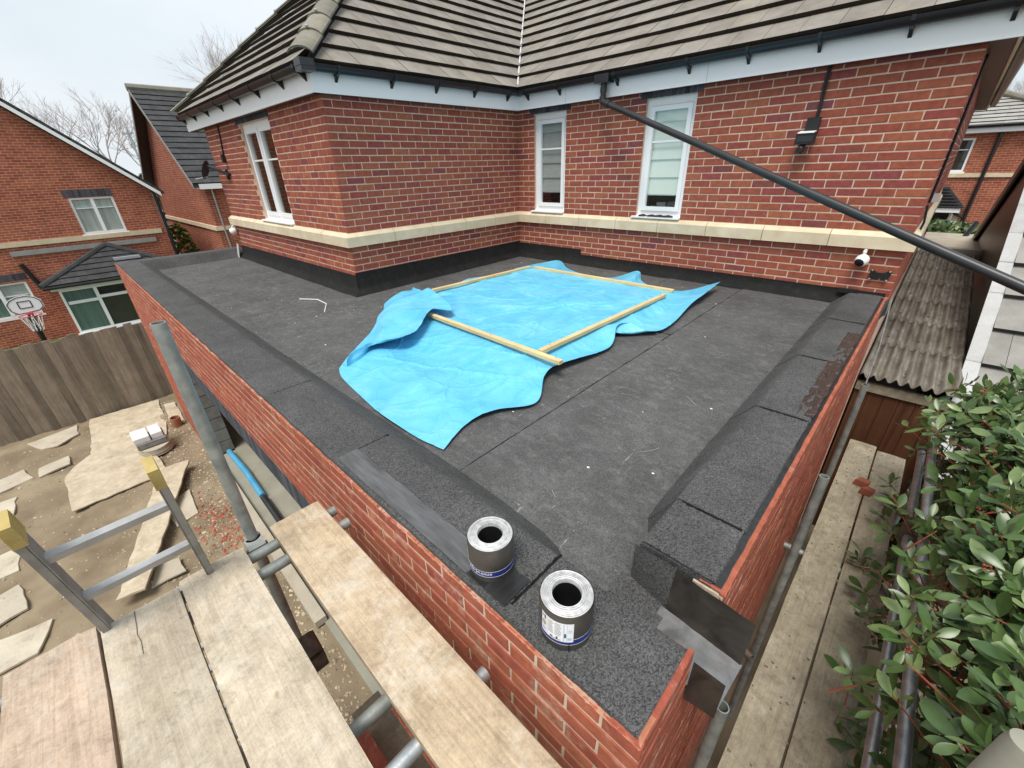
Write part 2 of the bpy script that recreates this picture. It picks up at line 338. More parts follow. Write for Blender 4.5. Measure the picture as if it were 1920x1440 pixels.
# ---------------------------------------------------------------- brick walls
def brickmesh(kind, depth=.012, seed=0, w_=.2145, h=.064):
    rn = random.Random(seed); m = MB(); j = lambda a: rn.uniform(-a, a)
    def ring(y, ins): return [(sx * (w_ / 2 - ins) + j(.0014), y + j(.0008), sz * (h / 2 - ins) + j(.0014)) for sx, sz in ((-1, -1), (1, -1), (1, 1), (-1, 1))]
    a, b, c = ring(depth, 0), ring(-.001, 0), ring(-.0036, .004)
    m.add(a + b + c, [(0, 1, 5, 4), (1, 2, 6, 5), (2, 3, 7, 6), (3, 0, 4, 7), (4, 5, 9, 8), (5, 6, 10, 9), (6, 7, 11, 10), (7, 4, 8, 11), (8, 9, 10, 11)])
    return m
BV = [brickmesh('b', .012, k) for k in range(6)]
class Bricks:
    """bricks of one building: the largest in view become objects, the rest one joined part"""
    def __init__(s): s.items = []
    def wall(s, part, o, u, n, segs, z0, nc, off=0, mat='brick', holes=(), pitch=.225, alt=True):
        o, u, n = V(o), V(u), V(n)
        for i in range(nc):
            za, zb = z0 + i * .075 + .005, z0 + i * .075 + .07; zc = (za + zb) / 2
            spans = [segs]
            for (a, b, h0, h1) in holes:
                if zb > h0 and za < h1 - .02:
                    ns = []
                    for p, q in spans:
                        if b <= p or a >= q: ns.append((p, q)); continue
                        if a > p: ns.append((p, a))
                        if b < q: ns.append((b, q))
                    spans = ns
            k0 = segs[0] + off - (.1125 if (i % 2 and alt) else 0) - pitch
            for p, q in spans:
                x = k0
                while x < q:
                    a, b = max(x + .005, p), min(x + .2195, q); x += pitch
                    if q - b < .012: b = q + .0035
                    if a - p < .012 and p == segs[0]: a = p - .0035
                    if b - a < .025: continue
                    c = o + u * ((a + b) / 2) + V((0, 0, zc)); s.items.append((part, c, u, n, b - a, mat))
    def finish(s, limit=300):
        rn = random.Random(3)
        order = sorted(s.items, key=lambda t_: -seen(t_[1], t_[3]) * t_[4]); ind = order[:limit]; rest = order[limit:]
        cache = {}
        for part, c, u, n, L_, mt in ind:
            k = (rn.randrange(6), mt)
            if k not in cache: cache[k] = BV[k[0]].mesh('brick', mt)
            o = bpy.data.objects.new('brick', cache[k]); mtx = Matrix((u * (L_ / .2145), -n, V((0, 0, 1)))).transposed().to_4x4()
            mtx.translation = c + n * rn.uniform(-.0015, .0015); o.matrix_basis = mtx; link(o, part)
        byp = {}
        for it in rest: byp.setdefault((it[0].name, it[5]), (it[0], it[5], []))[2].append(it)
        for part, mt, its in byp.values():
            m = MB()
            for _, c, u, n, L_, _m in its:
                b = BV[rn.randrange(6)]; sx = L_ / .2145; dn = rn.uniform(-.0015, .0015)
                m.add([c + u * (x * sx) + n * (-y + dn) + V((0, 0, z)) for x, y, z in b.v], b.f)
            m.build('brick_courses', mt, part, kind='stuff')
def panel(mb, axis, face, thick, segs, z0, z1, holes=(), m=0):
    """flat wall slab with rectangular openings; axis 'x' runs along X at Y=face, 'y' runs along Y at X=face"""
    cuts = sorted({segs[0], segs[1], *[h[0] for h in holes], *[h[1] for h in holes]}); cuts = [c for c in cuts if segs[0] <= c <= segs[1]]
    for a, b in zip(cuts, cuts[1:]):
        mid = (a + b) / 2; hs = sorted([(h[2], h[3]) for h in holes if h[0] < mid < h[1]]); z = z0
        for h0, h1 in hs + [(z1, z1)]:
            if h0 > z + 1e-4:
                if axis == 'x': mb.box(a, b, min(face, face + thick), max(face, face + thick), z, h0, m)
                else: mb.box(min(face, face + thick), max(face, face + thick), a, b, z, h0, m)
            z = h1

GROUND = -3.7
# ================================================================ GROUND
def yz(x, y): return GROUND + .02 + .04 * noise.noise(V((x * .9, y * .9, 0))) + .035 * noise.noise(V((x * 3, y * 3, 1))) + .016 * noise.noise(V((x * 11, y * 11, 2)))
m = MB(); m.add([(-160, -120, -4.02), (160, -120, -4.02), (160, 200, -4.02), (-160, 200, -4.02)], [(0, 1, 2, 3)])
struct(m.build('ground', 'far_ground'))
m = MB(); m.grid(lambda u, v: (-6.3 + 14.3 * u, -12 + 13 * v, yz(-6.3 + 14.3 * u, -12 + 13 * v)), 320, 290)
struct(m.build('yard', 'dirt', smooth=True))
m = MB(); m.grid(lambda u, v: (-22 + 15.6 * u, -16 + 18 * v, -3.97 + .03 * noise.noise(V((u * 20, v * 20, 5)))), 30, 30)
struct(m.build('lawn', 'grass', smooth=True))

# ================================================================ MAIN HOUSE
house = thing('brick_house', 'large red brick house with grey hipped roof and cream stone band', 'house', (-1, 2, GROUND))
BH = Bricks()
W_B1 = (.33, .93, .0, 1.325); W_B2 = (2.12, 2.74, .0, 1.325); W_C = (-2.8, -1.6, .0, 1.325)
def wallpart(name, label=None):
    o = MB(); return o
TOPZ = 1.44; BOT = GROUND
# wall A faces +X at X=0, wall B faces -Y at Y=0, wall C faces -Y at Y=-3.03, right wall faces +X at X=4.955
m = MB(); panel(m, 'y', 0, -.1, (-3.03, .0), BOT, TOPZ); wA = m.build('wall', 'mortar', house); wA['label'] = 'return wall with no window'
m = MB(); panel(m, 'x', 0, .1, (-.1, 4.955), BOT, TOPZ, [W_B1, W_B2]); wB = m.build('wall', 'mortar', house); wB['label'] = 'rear wall with two narrow windows'
m = MB(); panel(m, 'x', -3.03, .1, (-4.6, -.1), BOT, TOPZ, [W_C]); wC = m.build('wall', 'mortar', house); wC['label'] = 'projecting wall with one double window'
m = MB(); panel(m, 'y', 4.955, -.1, (.1, 8), BOT, TOPZ); wD = m.build('wall', 'mortar', house)
m = MB(); m.box(-4.6, -4.5, -2.93, 8, BOT, TOPZ); m.box(-4.6, 4.955, 8, 8.1, BOT, TOPZ); m.build('wall', 'brick_far', house)
LO = -.155 - 9 * .075
for part, o, u, n, seg, holes, off in ((wA, (0, 0, 0), (0, 1, 0), (1, 0, 0), (-3.03, 0), (), 0), (wB, (0, 0, 0), (1, 0, 0), (0, -1, 0), (0, 4.955), (W_B1, W_B2), 0),
                                        (wC, (0, -3.03, 0), (1, 0, 0), (0, -1, 0), (-4.6, 0), (W_C,), .1), (wD, (4.955, 0, 0), (0, 1, 0), (1, 0, 0), (0, 8), (), .1)):
    BH.wall(part, o, u, n, seg, 0, 18, off, 'brick', holes)
    BH.wall(part, o, u, n, seg, 18 * .075, 1, off, 'brick', [(h[0], h[1], 0, 2) for h in holes])
    BH.wall(part, o, u, n, seg, LO, 9, off, 'brick')
BH.finish(300)
# soldier heads over the rear windows (dark)
for a, b, y in ((.26, 1.0, 0), (2.05, 2.81, 0), (-2.9, -1.5, -3.03)):
    m = MB(); x = a
    while x < b - .05: m.box(x + .004, x + .071, y - .009, y + .01, 1.328, 1.43); x += .075
    m.build('soldier_head', 'brick_blue', wB if y == 0 else wC)
# stone band: stones about 0.6 m long
def band(path, parent, nrm_off=.055):
    for (p, q, n, c0, c1) in path:   # c0/c1: -1 inner mitre, +1 outer mitre, 0 butt
        p, q, n = V(p), V(q), V(n); d = (q - p); Ln = d.length; d.normalize(); k = max(1, round(Ln / .62))
        for i in range(k):
            a, b = Ln * i / k + (.003 if i else 0), Ln * (i + 1) / k - (.003 if i < k - 1 else 0)
            def P(t_, o_, z_):
                e = t_
                if i == 0 and t_ == a: e = a - c0 * o_
                if i == k - 1 and t_ == b: e = b + c1 * o_
                return p + d * e + n * o_ + V((0, 0, z_))
            mm = MB(); pr = [(-.02, -.005), (.008, 0), (nrm_off, -.042), (nrm_off, -.155), (-.02, -.158)]
            r0 = [P(a, o_, z_) for o_, z_ in pr]; r1 = [P(b, o_, z_) for o_, z_ in pr]; nn = len(pr)
            mm.add(r0 + r1, [(0, 1, 2, 3, 4), (9, 8, 7, 6, 5)] + [(j, (j + 1) % nn + 0, (j + 1) % nn + nn, j + nn)[::-1] for j in range(nn)])
            mm.build('band_stone', 'stone_band', parent)
band([((0, 0, 0), (0, -3.03, 0), (1, 0, 0), -1, 1)], wA); band([((0, 0, 0), (4.955, 0, 0), (0, -1, 0), -1, 1)], wB)
band([((-4.6, -3.03, 0), (0, -3.03, 0), (0, -1, 0), 1, 1)], wC); band([((4.955, 0, 0), (4.955, 6, 0), (1, 0, 0), 1, 0)], wD)
# windows
def window(parent, a, b, y, z0, z1, mull=None, blind='blind_grey', blind_z=None, n=-1, mulz=None, name='window'):
    """upright window in a wall facing -Y"""
    fr = MB(); Y0, Y1 = y + .055, y + .115; t_ = .055
    fr.box(a, b, Y0, Y1, z0 + .03, z0 + .03 + t_); fr.box(a, b, Y0, Y1, z1 - t_ - .02, z1); fr.box(a, a + t_, Y0, Y1, z0 + .085, z1 - .075); fr.box(b - t_, b, Y0, Y1, z0 + .085, z1 - .075)
    wn = fr.build(name, 'upvc', parent)
    lights = [(a + t_, b - t_)] if mull is None else [(a + t_, mull - .03), (mull + .03, b - t_)]
    if mull is not None: q = MB(); q.box(mull - .03, mull + .03, Y0 + .002, Y1, z0 + .085, z1 - .075); q.build('mullion', 'upvc', wn)
    for k, (p, q) in enumerate(lights):
        s_ = MB(); za, zb = z0 + .09, z1 - .08; s2 = .05
        s_.box(p, q, Y0 - .018, Y0 + .03, za, za + s2); s_.box(p, q, Y0 - .018, Y0 + .03, zb - s2, zb); s_.box(p, p + s2, Y0 - .018, Y0 + .03, za + s2, zb - s2); s_.box(q - s2, q, Y0 - .018, Y0 + .03, za + s2, zb - s2)
        s_.build('sash', 'upvc', wn)
        g_ = MB(); g_.box(p + s2, q - s2, Y0 + .012, Y0 + .018, za + s2, zb - s2); g_.build('pane', 'glass', wn)
        gb = MB(); zm = mulz if mulz else z0 + .66 * (z1 - z0); gb.box(p + s2, q - s2, Y0 + .004, Y0 + .011, zm - .011, zm + .011); gb.build('glazing_bar', 'upvc', wn)
    sl = MB(); sl.prism([(a - .04, y - .045, z0 + .006), (a - .04, y + .06, z0 + .006), (a - .04, y + .06, z0 + .034), (a - .04, y - .045, z0 + .022)], (b - a + .04, 0, 0)); sl.build('sill', 'upvc', wn)
    bl = MB(); bz = blind_z if blind_z else z0 + .2
    nf = 5; zt = z1 - .05
    for k in range(nf):
        za, zb = bz + (zt - bz) * k / nf, bz + (zt - bz) * (k + 1) / nf
        bl.add([(a + .03, y + .105, za), (b - .03, y + .105, za), (b - .03, y + .093, za + .012), (a + .03, y + .093, za + .012), (a + .03, y + .11, zb), (b - .03, y + .11, zb)], [(0, 1, 2, 3), (3, 2, 5, 4)])
    bl.build('blind', blind, wn)
    rv = MB(); rv.box(a - .1, b + .1, y + .55, y + .6, z0 - .2, z1 + .2); rv.box(a - .1, b + .1, y + .12, y + .58, z0 - .02, z0 + .03); rv.build('room_back', 'interior', wn)
    return wn
w1 = window(wB, *W_B1[:2], 0, 0, 1.325, None, 'blind_grey', .28); w1['label'] = 'narrow window with grey roman blind'
w2 = window(wB, *W_B2[:2], 0, 0, 1.325, None, 'blind_pale', .27); w2['label'] = 'narrow window with pale blind and jars on the inner sill'
w3 = window(wC, *W_C[:2], -3.03, 0, 1.325, -2.2, 'curtain', 1.24, mulz=.85); w3['label'] = 'two light window with dark room behind'
# eaves: soffit, fascia, gutter. eave line 0.12 m out of the walls
SOF = 1.385; FT = 1.565
m = MB(); m.box(0, .10, -3.13, -.12, SOF + .004, SOF + .02); m.box(0, 5.11, -.10, 0, SOF + .004, SOF + .02); m.box(-5.1, .1, -3.13, -3.03, SOF + .004, SOF + .02)
m.build('soffit', 'soffit_brown', house)
m = MB(); m.box(4.955, 5.108, 0, 8.4, SOF + .005, SOF + .03); m.build('soffit', 'soffit_brown', house)
m = MB(); m.box(5.11, 5.132, -.099, 8.4, SOF - .01, SOF + .16); m.build('fascia_board', 'stone_band', house)
m = MB(); m.box(.10, .122, -3.152, -.122, SOF, FT); m.build('fascia_board', 'fascia', house)
m = MB(); m.box(.10, 5.2, -.122, -.10, SOF, FT); m.build('fascia_board', 'fascia', house)
m = MB(); m.box(-5.15, .0995, -3.152, -3.13, SOF, FT); m.build('fascia_board', 'fascia', house)
m = MB(); m.box(2.86, 2.863, -.1235, -.122, SOF + .002, FT - .002); m.box(1.0, 1.003, -.1235, -.122, SOF + .002, FT - .002); m.build('fascia_joint', 'label_grey', house)
def gutter(name, p, q, n, brk, lab):
    p, q, n = V(p), V(q), V(n); prof = []
    for k in range(11):
        a = math.pi * k / 10; prof.append((.058 - .056 * math.cos(a), -.062 * math.sin(a)))
    prof = [(o, z) for o, z in prof] + [(o * .9 + .006, z * .9 + .003) for o, z in reversed(prof)]
    mm = MB(); r0 = [p + n * o + V((0, 0, z)) for o, z in prof]; r1 = [q + n * o + V((0, 0, z)) for o, z in prof]; k = len(prof)
    mm.add(r0 + r1, [tuple(range(k)), tuple(reversed(range(k, 2 * k)))] + [(j, (j + 1) % k, (j + 1) % k + k, j + k) for j in range(k)])
    gt = mm.build('gutter', 'black_plastic', house, smooth=True)
    d = (q - p); Ln = d.length; d.normalize()
    for s_ in brk:
        c = p + d * (s_ * Ln); bm = MB(); pr = [(.0, -.01), (.0, -.125), (.02, -.105), (.05, -.078), (.09, -.062), (.117, -.03), (.121, .006), (.108, .006), (.10, -.03), (.058, -.058), (.012, -.03)]
        bm.prism([c + n * o + V((0, 0, z)) - d * .014 for o, z in pr], d * .028); bm.build('bracket', 'black_plastic', gt)
    return gt
GZ = FT + .045
gutter('g', (.124, -3.265, GZ), (.124, -.12, GZ), (1, 0, 0), [.12, .33, .53, .73, .93], '')
gB = gutter('g', (.24, -.124, GZ), (5.4, -.124, GZ), (0, -1, 0), [.02, .13, .30, .47, .585, .70, .82, .93], '')
gutter('g', (-5.2, -3.154, GZ), (.24, -3.154, GZ), (0, -1, 0), [.02, .15, .29, .43, .57, .71, .85, .96], '')
m = MB(); m.box(.115, .255, -3.285, -3.145, GZ - .07, GZ + .012); m.build('gutter_corner', 'black_plastic', house)
# roof slopes of interlocking tiles
class Tiles:
    def __init__(s): s.items = []
    def slope(s, part, o, u, v, poly, tw, gauge, th=.036, off=0, mat=0, edge=1, lift=.04, stag=.5):
        """o: eave origin, u along the eave, v up the slope (unit), poly: outline in (u,v)"""
        o, u, v = V(o), V(u), V(v); n = u.cross(v).normalized()
        umin, umax = min(p[0] for p in poly), max(p[0] for p in poly); vmax = max(p[1] for p in poly)
        i = 0
        while i * gauge < vmax:
            x = math.floor((umin - off) / tw) * tw + off - (tw * stag if i % 2 else 0)
            while x < umax:
                q = clip([(x + .002, i * gauge), (x + tw - .002, i * gauge), (x + tw - .002, (i + 1) * gauge + .04), (x + .002, (i + 1) * gauge + .04)], poly)
                if q and len(q) > 2:
                    full = len(q) == 4 and abs(area(q) - (tw - .004) * (gauge + .04)) < 1e-5
                    s.items.append((part, o, u, v, n, q, i * gauge, th, lift, gauge, full, (x + .002, i * gauge)))
                x += tw
            i += 1
    def geo(s, it):
        part, o, u, v, n, q, v0, th, lift, gauge, full, base = it; mm = MB()
        f = lambda p, h: o + u * p[0] + v * p[1] + n * (h + lift * (1 - (p[1] - v0) / gauge))
        lo = [f(p, -th) for p in q]; hi = [f(p, 0) for p in q]; k = len(q)
        mm.add(lo + hi, [tuple(range(k, 2 * k)), tuple(reversed(range(k)))])
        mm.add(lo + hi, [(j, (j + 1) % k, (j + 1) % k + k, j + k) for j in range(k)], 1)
        return mm
    def finish(s, mats, limit=300):
        def key(it):
            c = it[1] + it[2] * (sum(p[0] for p in it[5]) / len(it[5])) + it[3] * (sum(p[1] for p in it[5]) / len(it[5])); return -seen(c, it[4]) * area(it[5])
        order = sorted(s.items, key=key); cache = {}
        for it in order[:limit]:
            part, o, u, v, n, q, v0, th, lift, gauge, full, base = it
            if full:
                ck = (part.name, gauge)
                if ck not in cache:
                    b = MB(); w_ = q[1][0] - q[0][0]; L_ = q[2][1] - q[0][1]; vs = [(x, y, h + lift * (1 - y / gauge)) for h in (-th, 0) for x, y in ((0, 0), (w_, 0), (w_, L_), (0, L_))]
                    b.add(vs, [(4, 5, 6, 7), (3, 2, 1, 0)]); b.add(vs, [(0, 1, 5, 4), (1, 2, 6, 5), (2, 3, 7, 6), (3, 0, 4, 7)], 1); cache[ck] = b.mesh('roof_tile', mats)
                ob = bpy.data.objects.new('roof_tile', cache[ck]); mt = Matrix((u, v, n)).transposed().to_4x4(); mt.translation = o + u * base[0] + v * base[1] + n * random.uniform(-.002, .002); ob.matrix_basis = mt; link(ob, part)
            else: s.geo(it).build('roof_tile', mats, part)
        byp = {}
        for it in order[limit:]: byp.setdefault(it[0].name, (it[0], []))[1].append(it)
        for part, its in byp.values():
            mm = MB()
            for it in its:
                g_ = s.geo(it); b = len(mm.v); mm.v += g_.v; mm.f += [tuple(i + b for i in f) for f in g_.f]; mm.mi += g_.mi
            mm.build('tile_courses', mats, part, kind='stuff')
def area(q): return abs(sum(q[i][0] * q[(i + 1) % len(q)][1] - q[(i + 1) % len(q)][0] * q[i][1] for i in range(len(q)))) / 2
def clip(sub, poly):
    if sum(poly[i][0] * poly[(i + 1) % len(poly)][1] - poly[(i + 1) % len(poly)][0] * poly[i][1] for i in range(len(poly))) < 0: poly = poly[::-1]
    out = sub
    for i in range(len(poly)):
        a, b = poly[i], poly[(i + 1) % len(poly)]; inp, out = out, []
        side = lambda p: (b[0] - a[0]) * (p[1] - a[1]) - (b[1] - a[1]) * (p[0] - a[0])
        for j in range(len(inp)):
            p, q = inp[j], inp[(j + 1) % len(inp)]; sp, sq = side(p), side(q)
            if sp >= 0: out.append(p)
            if (sp >= 0) != (sq >= 0):
                k = sp / (sp - sq); out.append((p[0] + (q[0] - p[0]) * k, p[1] + (q[1] - p[1]) * k))
        if not out: return None
    return out if area(out) > .0015 else None
EZ = FT + .055; pA, pB = R(40), R(35); tA, tB = math.tan(pA), math.tan(pB)
ex, ey, ec = .20, -.20, -3.23           # eave lines: A at X=ex, B at Y=ey, C at Y=ec
cl = -5.18                              # left eave of the wing
# underlay surfaces
apex = V(((ex + cl) / 2, ec + (ex - cl) / 2, EZ + tA * (ex - cl) / 2))
H = 2.9
val = lambda h: V((ex - h / tA, ey + h / tB, EZ + h))
hb = apex.z - EZ
def up(m_, pts): m_.add([V(p) - V((0, 0, .045)) for p in pts], [tuple(range(len(pts)))])
m = MB()
up(m, [(ex, ec, EZ), (ex, ey, EZ), val(hb), apex]); up(m, [(cl, ec, EZ), (ex, ec, EZ), apex]); up(m, [(ex, ey, EZ), (5.5, ey, EZ), (5.5, ey + hb / tB, EZ + hb), val(hb)])
up(m, [(cl, ec, EZ), apex, (apex.x, 9, apex.z), (cl, 9, EZ)]); up(m, [val(hb), (5.5, ey + hb / tB, EZ + hb), (5.5, 9, EZ + hb), (apex.x, 9, apex.z), apex])
roof = m.build('roof', 'slate_dark', house)
TH = Tiles(); cA, cB = math.cos(pA), math.cos(pB)
sA = hb / math.sin(pA); sB = hb / math.sin(pB)
# A: u = +Y, v up toward -X
lenA = ey - ec
TH.slope(roof, (ex, ec, EZ), (0, 1, 0), (-cA, 0, math.sin(pA)), [(.11, 0), (lenA - .0, 0), (lenA + hb / tB - .0, sA), (hb / tA + .11, sA)], .30, .285)
TH.slope(roof, (cl, ec, EZ), (1, 0, 0), (0, cA, math.sin(pA)), [(.11, 0), (ex - cl - .11, 0), ((ex - cl) / 2, sA - .15)], .30, .285, off=.1)
TH.slope(roof, (ex, ey, EZ), (1, 0, 0), (0, cB, math.sin(pB)), [(0, 0), (5.35, 0), (5.35, sB), (-hb / tA, sB)], .30, .335, off=.17)
TH.finish(['roof_tile', 'tile_edge'], 300)
# hip ridge tiles and valley
def hip(p, q, wd=.13, step=.42, s0=0):
    p, q = V(p), V(q); d = (q - p); Ln = d.length; d.normalize(); sd_ = d.cross(V((0, 0, 1))).normalized(); u_ = sd_.cross(d).normalized(); k = int(Ln / step)
    for i in range(k):
        mm = MB(); a = p + d * (i * step); b = p + d * ((i + 1) * step + .03); ra = []; rb = []
        for j in range(9):
            an = math.pi * (.12 + .76 * j / 8); o_ = sd_ * math.cos(an) * wd + u_ * (math.sin(an) * wd * .62 - .03)
            ra.append(a + o_ + u_ * .018); rb.append(b + o_)
        ia = [x - u_ * .018 for x in ra]; ib = [x - u_ * .018 for x in rb]
        mm.grid(lambda s_, t_: (ra if s_ < .5 else rb)[round(t_ * 8)], 1, 8); mm.grid(lambda s_, t_: (ia if s_ < .5 else ib)[round(t_ * 8)], 1, 8, flip=True)
        mm.add(ra + ia, [(j, j + 1, j + 10, j + 9) for j in range(8)]); mm.add(rb + ib, [(j + 1, j, j + 9, j + 10) for j in range(8)])
        rt = mm.build('ridge_tile', 'ridge', roof, smooth=True)
        if i and i < 7: c = MB(); c.obox(a + u_ * (wd * .62 + .0), d * .015, sd_ * .012, u_ * .008); c.build('clip', 'steel', rt)
hip((ex + .02, ec - .02, EZ + .05), apex + V((0, 0, .05))); hip((cl - .02, ec - .02, EZ + .05), apex + V((0, 0, .05)), .11)
m = MB(); c0 = V((ex + .0, ey - .0, EZ + .02)); c1 = val(hb) + V((0, 0, .04)); m.bar(c0, c1, .022, .03); m.build('valley_trim', 'lead_coil', roof)
m = MB(); m.box(.12, .26, -3.29, -3.15, EZ - .04, EZ + .02); m.build('hip_end', 'bitumen', roof)
m = MB(); m.tube([(5.19, .02, SOF + .10), (5.19, 8.4, SOF + .10)], .055, 12); m.build('gutter', 'black_plastic', house, True)

# ---- things fixed to the house
pipe = thing('downpipe', 'long black plastic rainwater pipe running slantwise from the gutter toward the shed', 'pipe', (1.62, -.19, 1.5))
m = MB(); m.tube([(1.63, -.19, 1.6), (1.63, -.19, 1.40), (1.62, -.185, 1.33)], .034, 14); m.build('pipe_section', 'pipe_plastic', pipe, True)
A_, B_ = V((1.62, -.185, 1.34)), V((5.598, -1.413, -.112)); D_ = (B_ - A_).normalized()
m = MB(); m.tube([A_ + D_ * .04, B_ + D_ * 1.2], .034, 16); m.build('pipe_section', 'pipe_plastic', pipe, True)
for c, dd, rr, hh in ((V((1.63, -.19, 1.46)), V((0, 0, 1)), .041, .05), (V((1.625, -.188, 1.36)), V((0, 0, 1)), .041, .06), (A_ + D_ * .12, D_, .041, .06), (A_ + D_ * .06, D_, .039, .1)):
    m = MB(); m.tube([c - dd * hh / 2, c + dd * hh / 2], rr, 16); m.build('collar', 'pipe_plastic', pipe, True)
m = MB(); m.box(1.53, 1.73, -.255, -.12, GZ - .085, GZ + .004); m.build('outlet', 'black_plastic', pipe)
# floodlight with junction box and cable
fl = thing('floodlight', 'black floodlight with motion sensor fixed high on the rear brick wall', 'light', (3.91, -.02, .8))
m = MB(); m.box(3.83, 3.99, -.12, -.06, .765, .855); m.build('lamp_body', 'black', fl)
m = MB(); m.box(3.845, 3.975, -.124, -.118, .785, .838); m.build('lens', 'pipe_plastic', fl)
m = MB(); m.prism([(3.84, -.02, .875), (3.98, -.02, .875), (3.98, -.13, .858), (3.84, -.13, .858)], (0, 0, .008)); m.build('hood', 'upvc', fl)
m = MB(); m.box(3.895, 3.93, -.06, -.004, .79, .83); m.build('arm', 'black', fl)
m = MB(); m.tube([(3.9, -.06, .77), (3.89, -.1, .72), (3.88, -.1, .69)], [.022, .035, .03], 12); m.build('sensor', 'black', fl, True)
jb = thing('junction_box', 'square black junction box above the floodlight on the rear brick wall', 'electrical box', (3.93, 0, .93))
m = MB(); m.box(3.875, 3.985, -.05, -.008, .875, .99); m.build('box', 'black', jb)
m = MB(); m.tube([(3.94, -.014, .99), (3.945, -.014, 1.1), (3.935, -.014, 1.22), (3.94, -.014, 1.385)], .011, 8); m.tube([(3.955, -.014, .99), (3.957, -.018, 1.15), (3.955, -.014, 1.385)], .007, 6); m.tube([(3.92, -.02, .88), (3.915, -.03, .85)], .01, 6); m.build('cable', 'cable', jb, True)
def dome_camera(c, sc_, dirv, lab):
    t_ = thing('security_camera', lab, 'camera', c, 'security cameras under the stone band'); c = V(c); q = V(dirv).normalized().to_track_quat('Z', 'Y').to_matrix()
    mm = MB(); mm.lathe((0, 0, 0), [(0.0, -.055), (.035, -.05), (.052, -.03), (.058, 0), (.054, .03), (.042, .048)], 20); mm.v = [tuple(c + q @ (V(p) * sc_)) for p in mm.v]; mm.build('housing', 'white_plastic', t_, True)
    mm = MB(); mm.lathe((0, 0, 0), [(.042, .046), (.036, .052), (.018, .058), (.0, .059)], 18); mm.v = [tuple(c + q @ (V(p) * sc_)) for p in mm.v]; mm.build('lens', 'black', t_, True)
    mm = MB(); mm.tube([c + V((0, 0, .02)), c + V((0, 0, .085))], .016, 10); mm.tube([c + V((0, 0, .085)), V((c.x, c.y + .08, c.z + .1))], .016, 10); mm.build('mount', 'white_plastic', t_, True)
dome_camera((4.66, -.07, -.265), 1.0, (-.25, -.8, -.35), 'white security camera low on the right of the rear wall')
dome_camera((-4.53, -3.1, -.27), 1.1, (-.3, -.8, -.25), 'white security camera at the far left end of the house')
br = MB(); br.prism([(4.75, -.012, -.36), (4.77, -.012, -.345), (4.8, -.012, -.375), (4.86, -.012, -.375), (4.89, -.012, -.345), (4.915, -.012, -.36), (4.9, -.012, -.44), (4.88, -.012, -.45), (4.85, -.012, -.425), (4.8, -.012, -.425), (4.77, -.012, -.45), (4.755, -.012, -.44)], (0, -.018, 0))
bk = br.build('wall_bracket', 'black'); tag(bk, 'small black metal bracket screwed to the rear wall below the white camera', 'bracket')
for x, z in ((4.765, -.355), (4.9, -.355), (4.762, -.44), (4.893, -.44)):
    m = MB(); m.lathe((x, -.03, z), [(.009, 0), (.009, .004), (0, .006)], 10, axis='Y'); m.build('screw', 'steel', bk)
# cable, box and dish arm on wall C
jb2 = thing('junction_box', 'black cable box hanging on the far left wall beside the double window', 'electrical box', (-3.9, -3.03, .92))
m = MB(); m.box(-3.95, -3.87, -3.085, -3.04, .86, .98); m.build('box', 'black', jb2)
m = MB(); m.tube([(-3.75, -3.045, 1.385), (-3.8, -3.045, 1.2), (-3.9, -3.045, .98)], .011, 8); m.build('cable', 'cable', jb2, True)
dish = thing('satellite_dish', 'small dark satellite dish on a black arm at the left corner of the house', 'satellite dish', (-4.1, -3.03, .7))
m = MB(); m.bar((-3.85, -3.06, .68), (-4.45, -3.2, .82), .045, .04); m.bar((-4.0, -3.05, .60), (-4.0, -3.05, .76), .06, .03, (0, 1, 0)); m.build('arm', 'black', dish)
m = MB(); m.lathe((0, 0, 0), [(0, .06), (.1, .052), (.2, .03), (.28, 0), (.285, .006), (.2, .036), (.1, .06), (0, .068)], 24); q_ = V((-.5, -.75, .35)).to_track_quat('Z', 'Y').to_matrix()
m.v = [tuple(V((-4.55, -3.22, .77)) + q_ @ (V(p) * .55)) for p in m.v]; m.build('reflector', 'slate_dark', dish, True)
m = MB(); m.tube([(-4.55, -3.22, .66), (-4.62, -3.4, .63)], .01, 6); m.build('feed_arm', 'steel', dish)
fs = MB(); fs.add([(-4.585, -3.10, -.50), (-4.50, -3.10, -.50), (-4.47, -3.16, -.76), (-4.57, -3.16, -.76), (-4.585, -3.095, -.50), (-4.50, -3.095, -.50), (-4.47, -3.15, -.765), (-4.57, -3.15, -.765)], [(0, 3, 2, 1), (4, 5, 6, 7), (0, 1, 5, 4), (2, 3, 7, 6), (1, 2, 6, 5), (3, 0, 4, 7)])
tag(fs.build('metal_offcut', 'lead_coil'), 'folded bright metal flashing strip at the far left end of the house wall', 'metal strip')
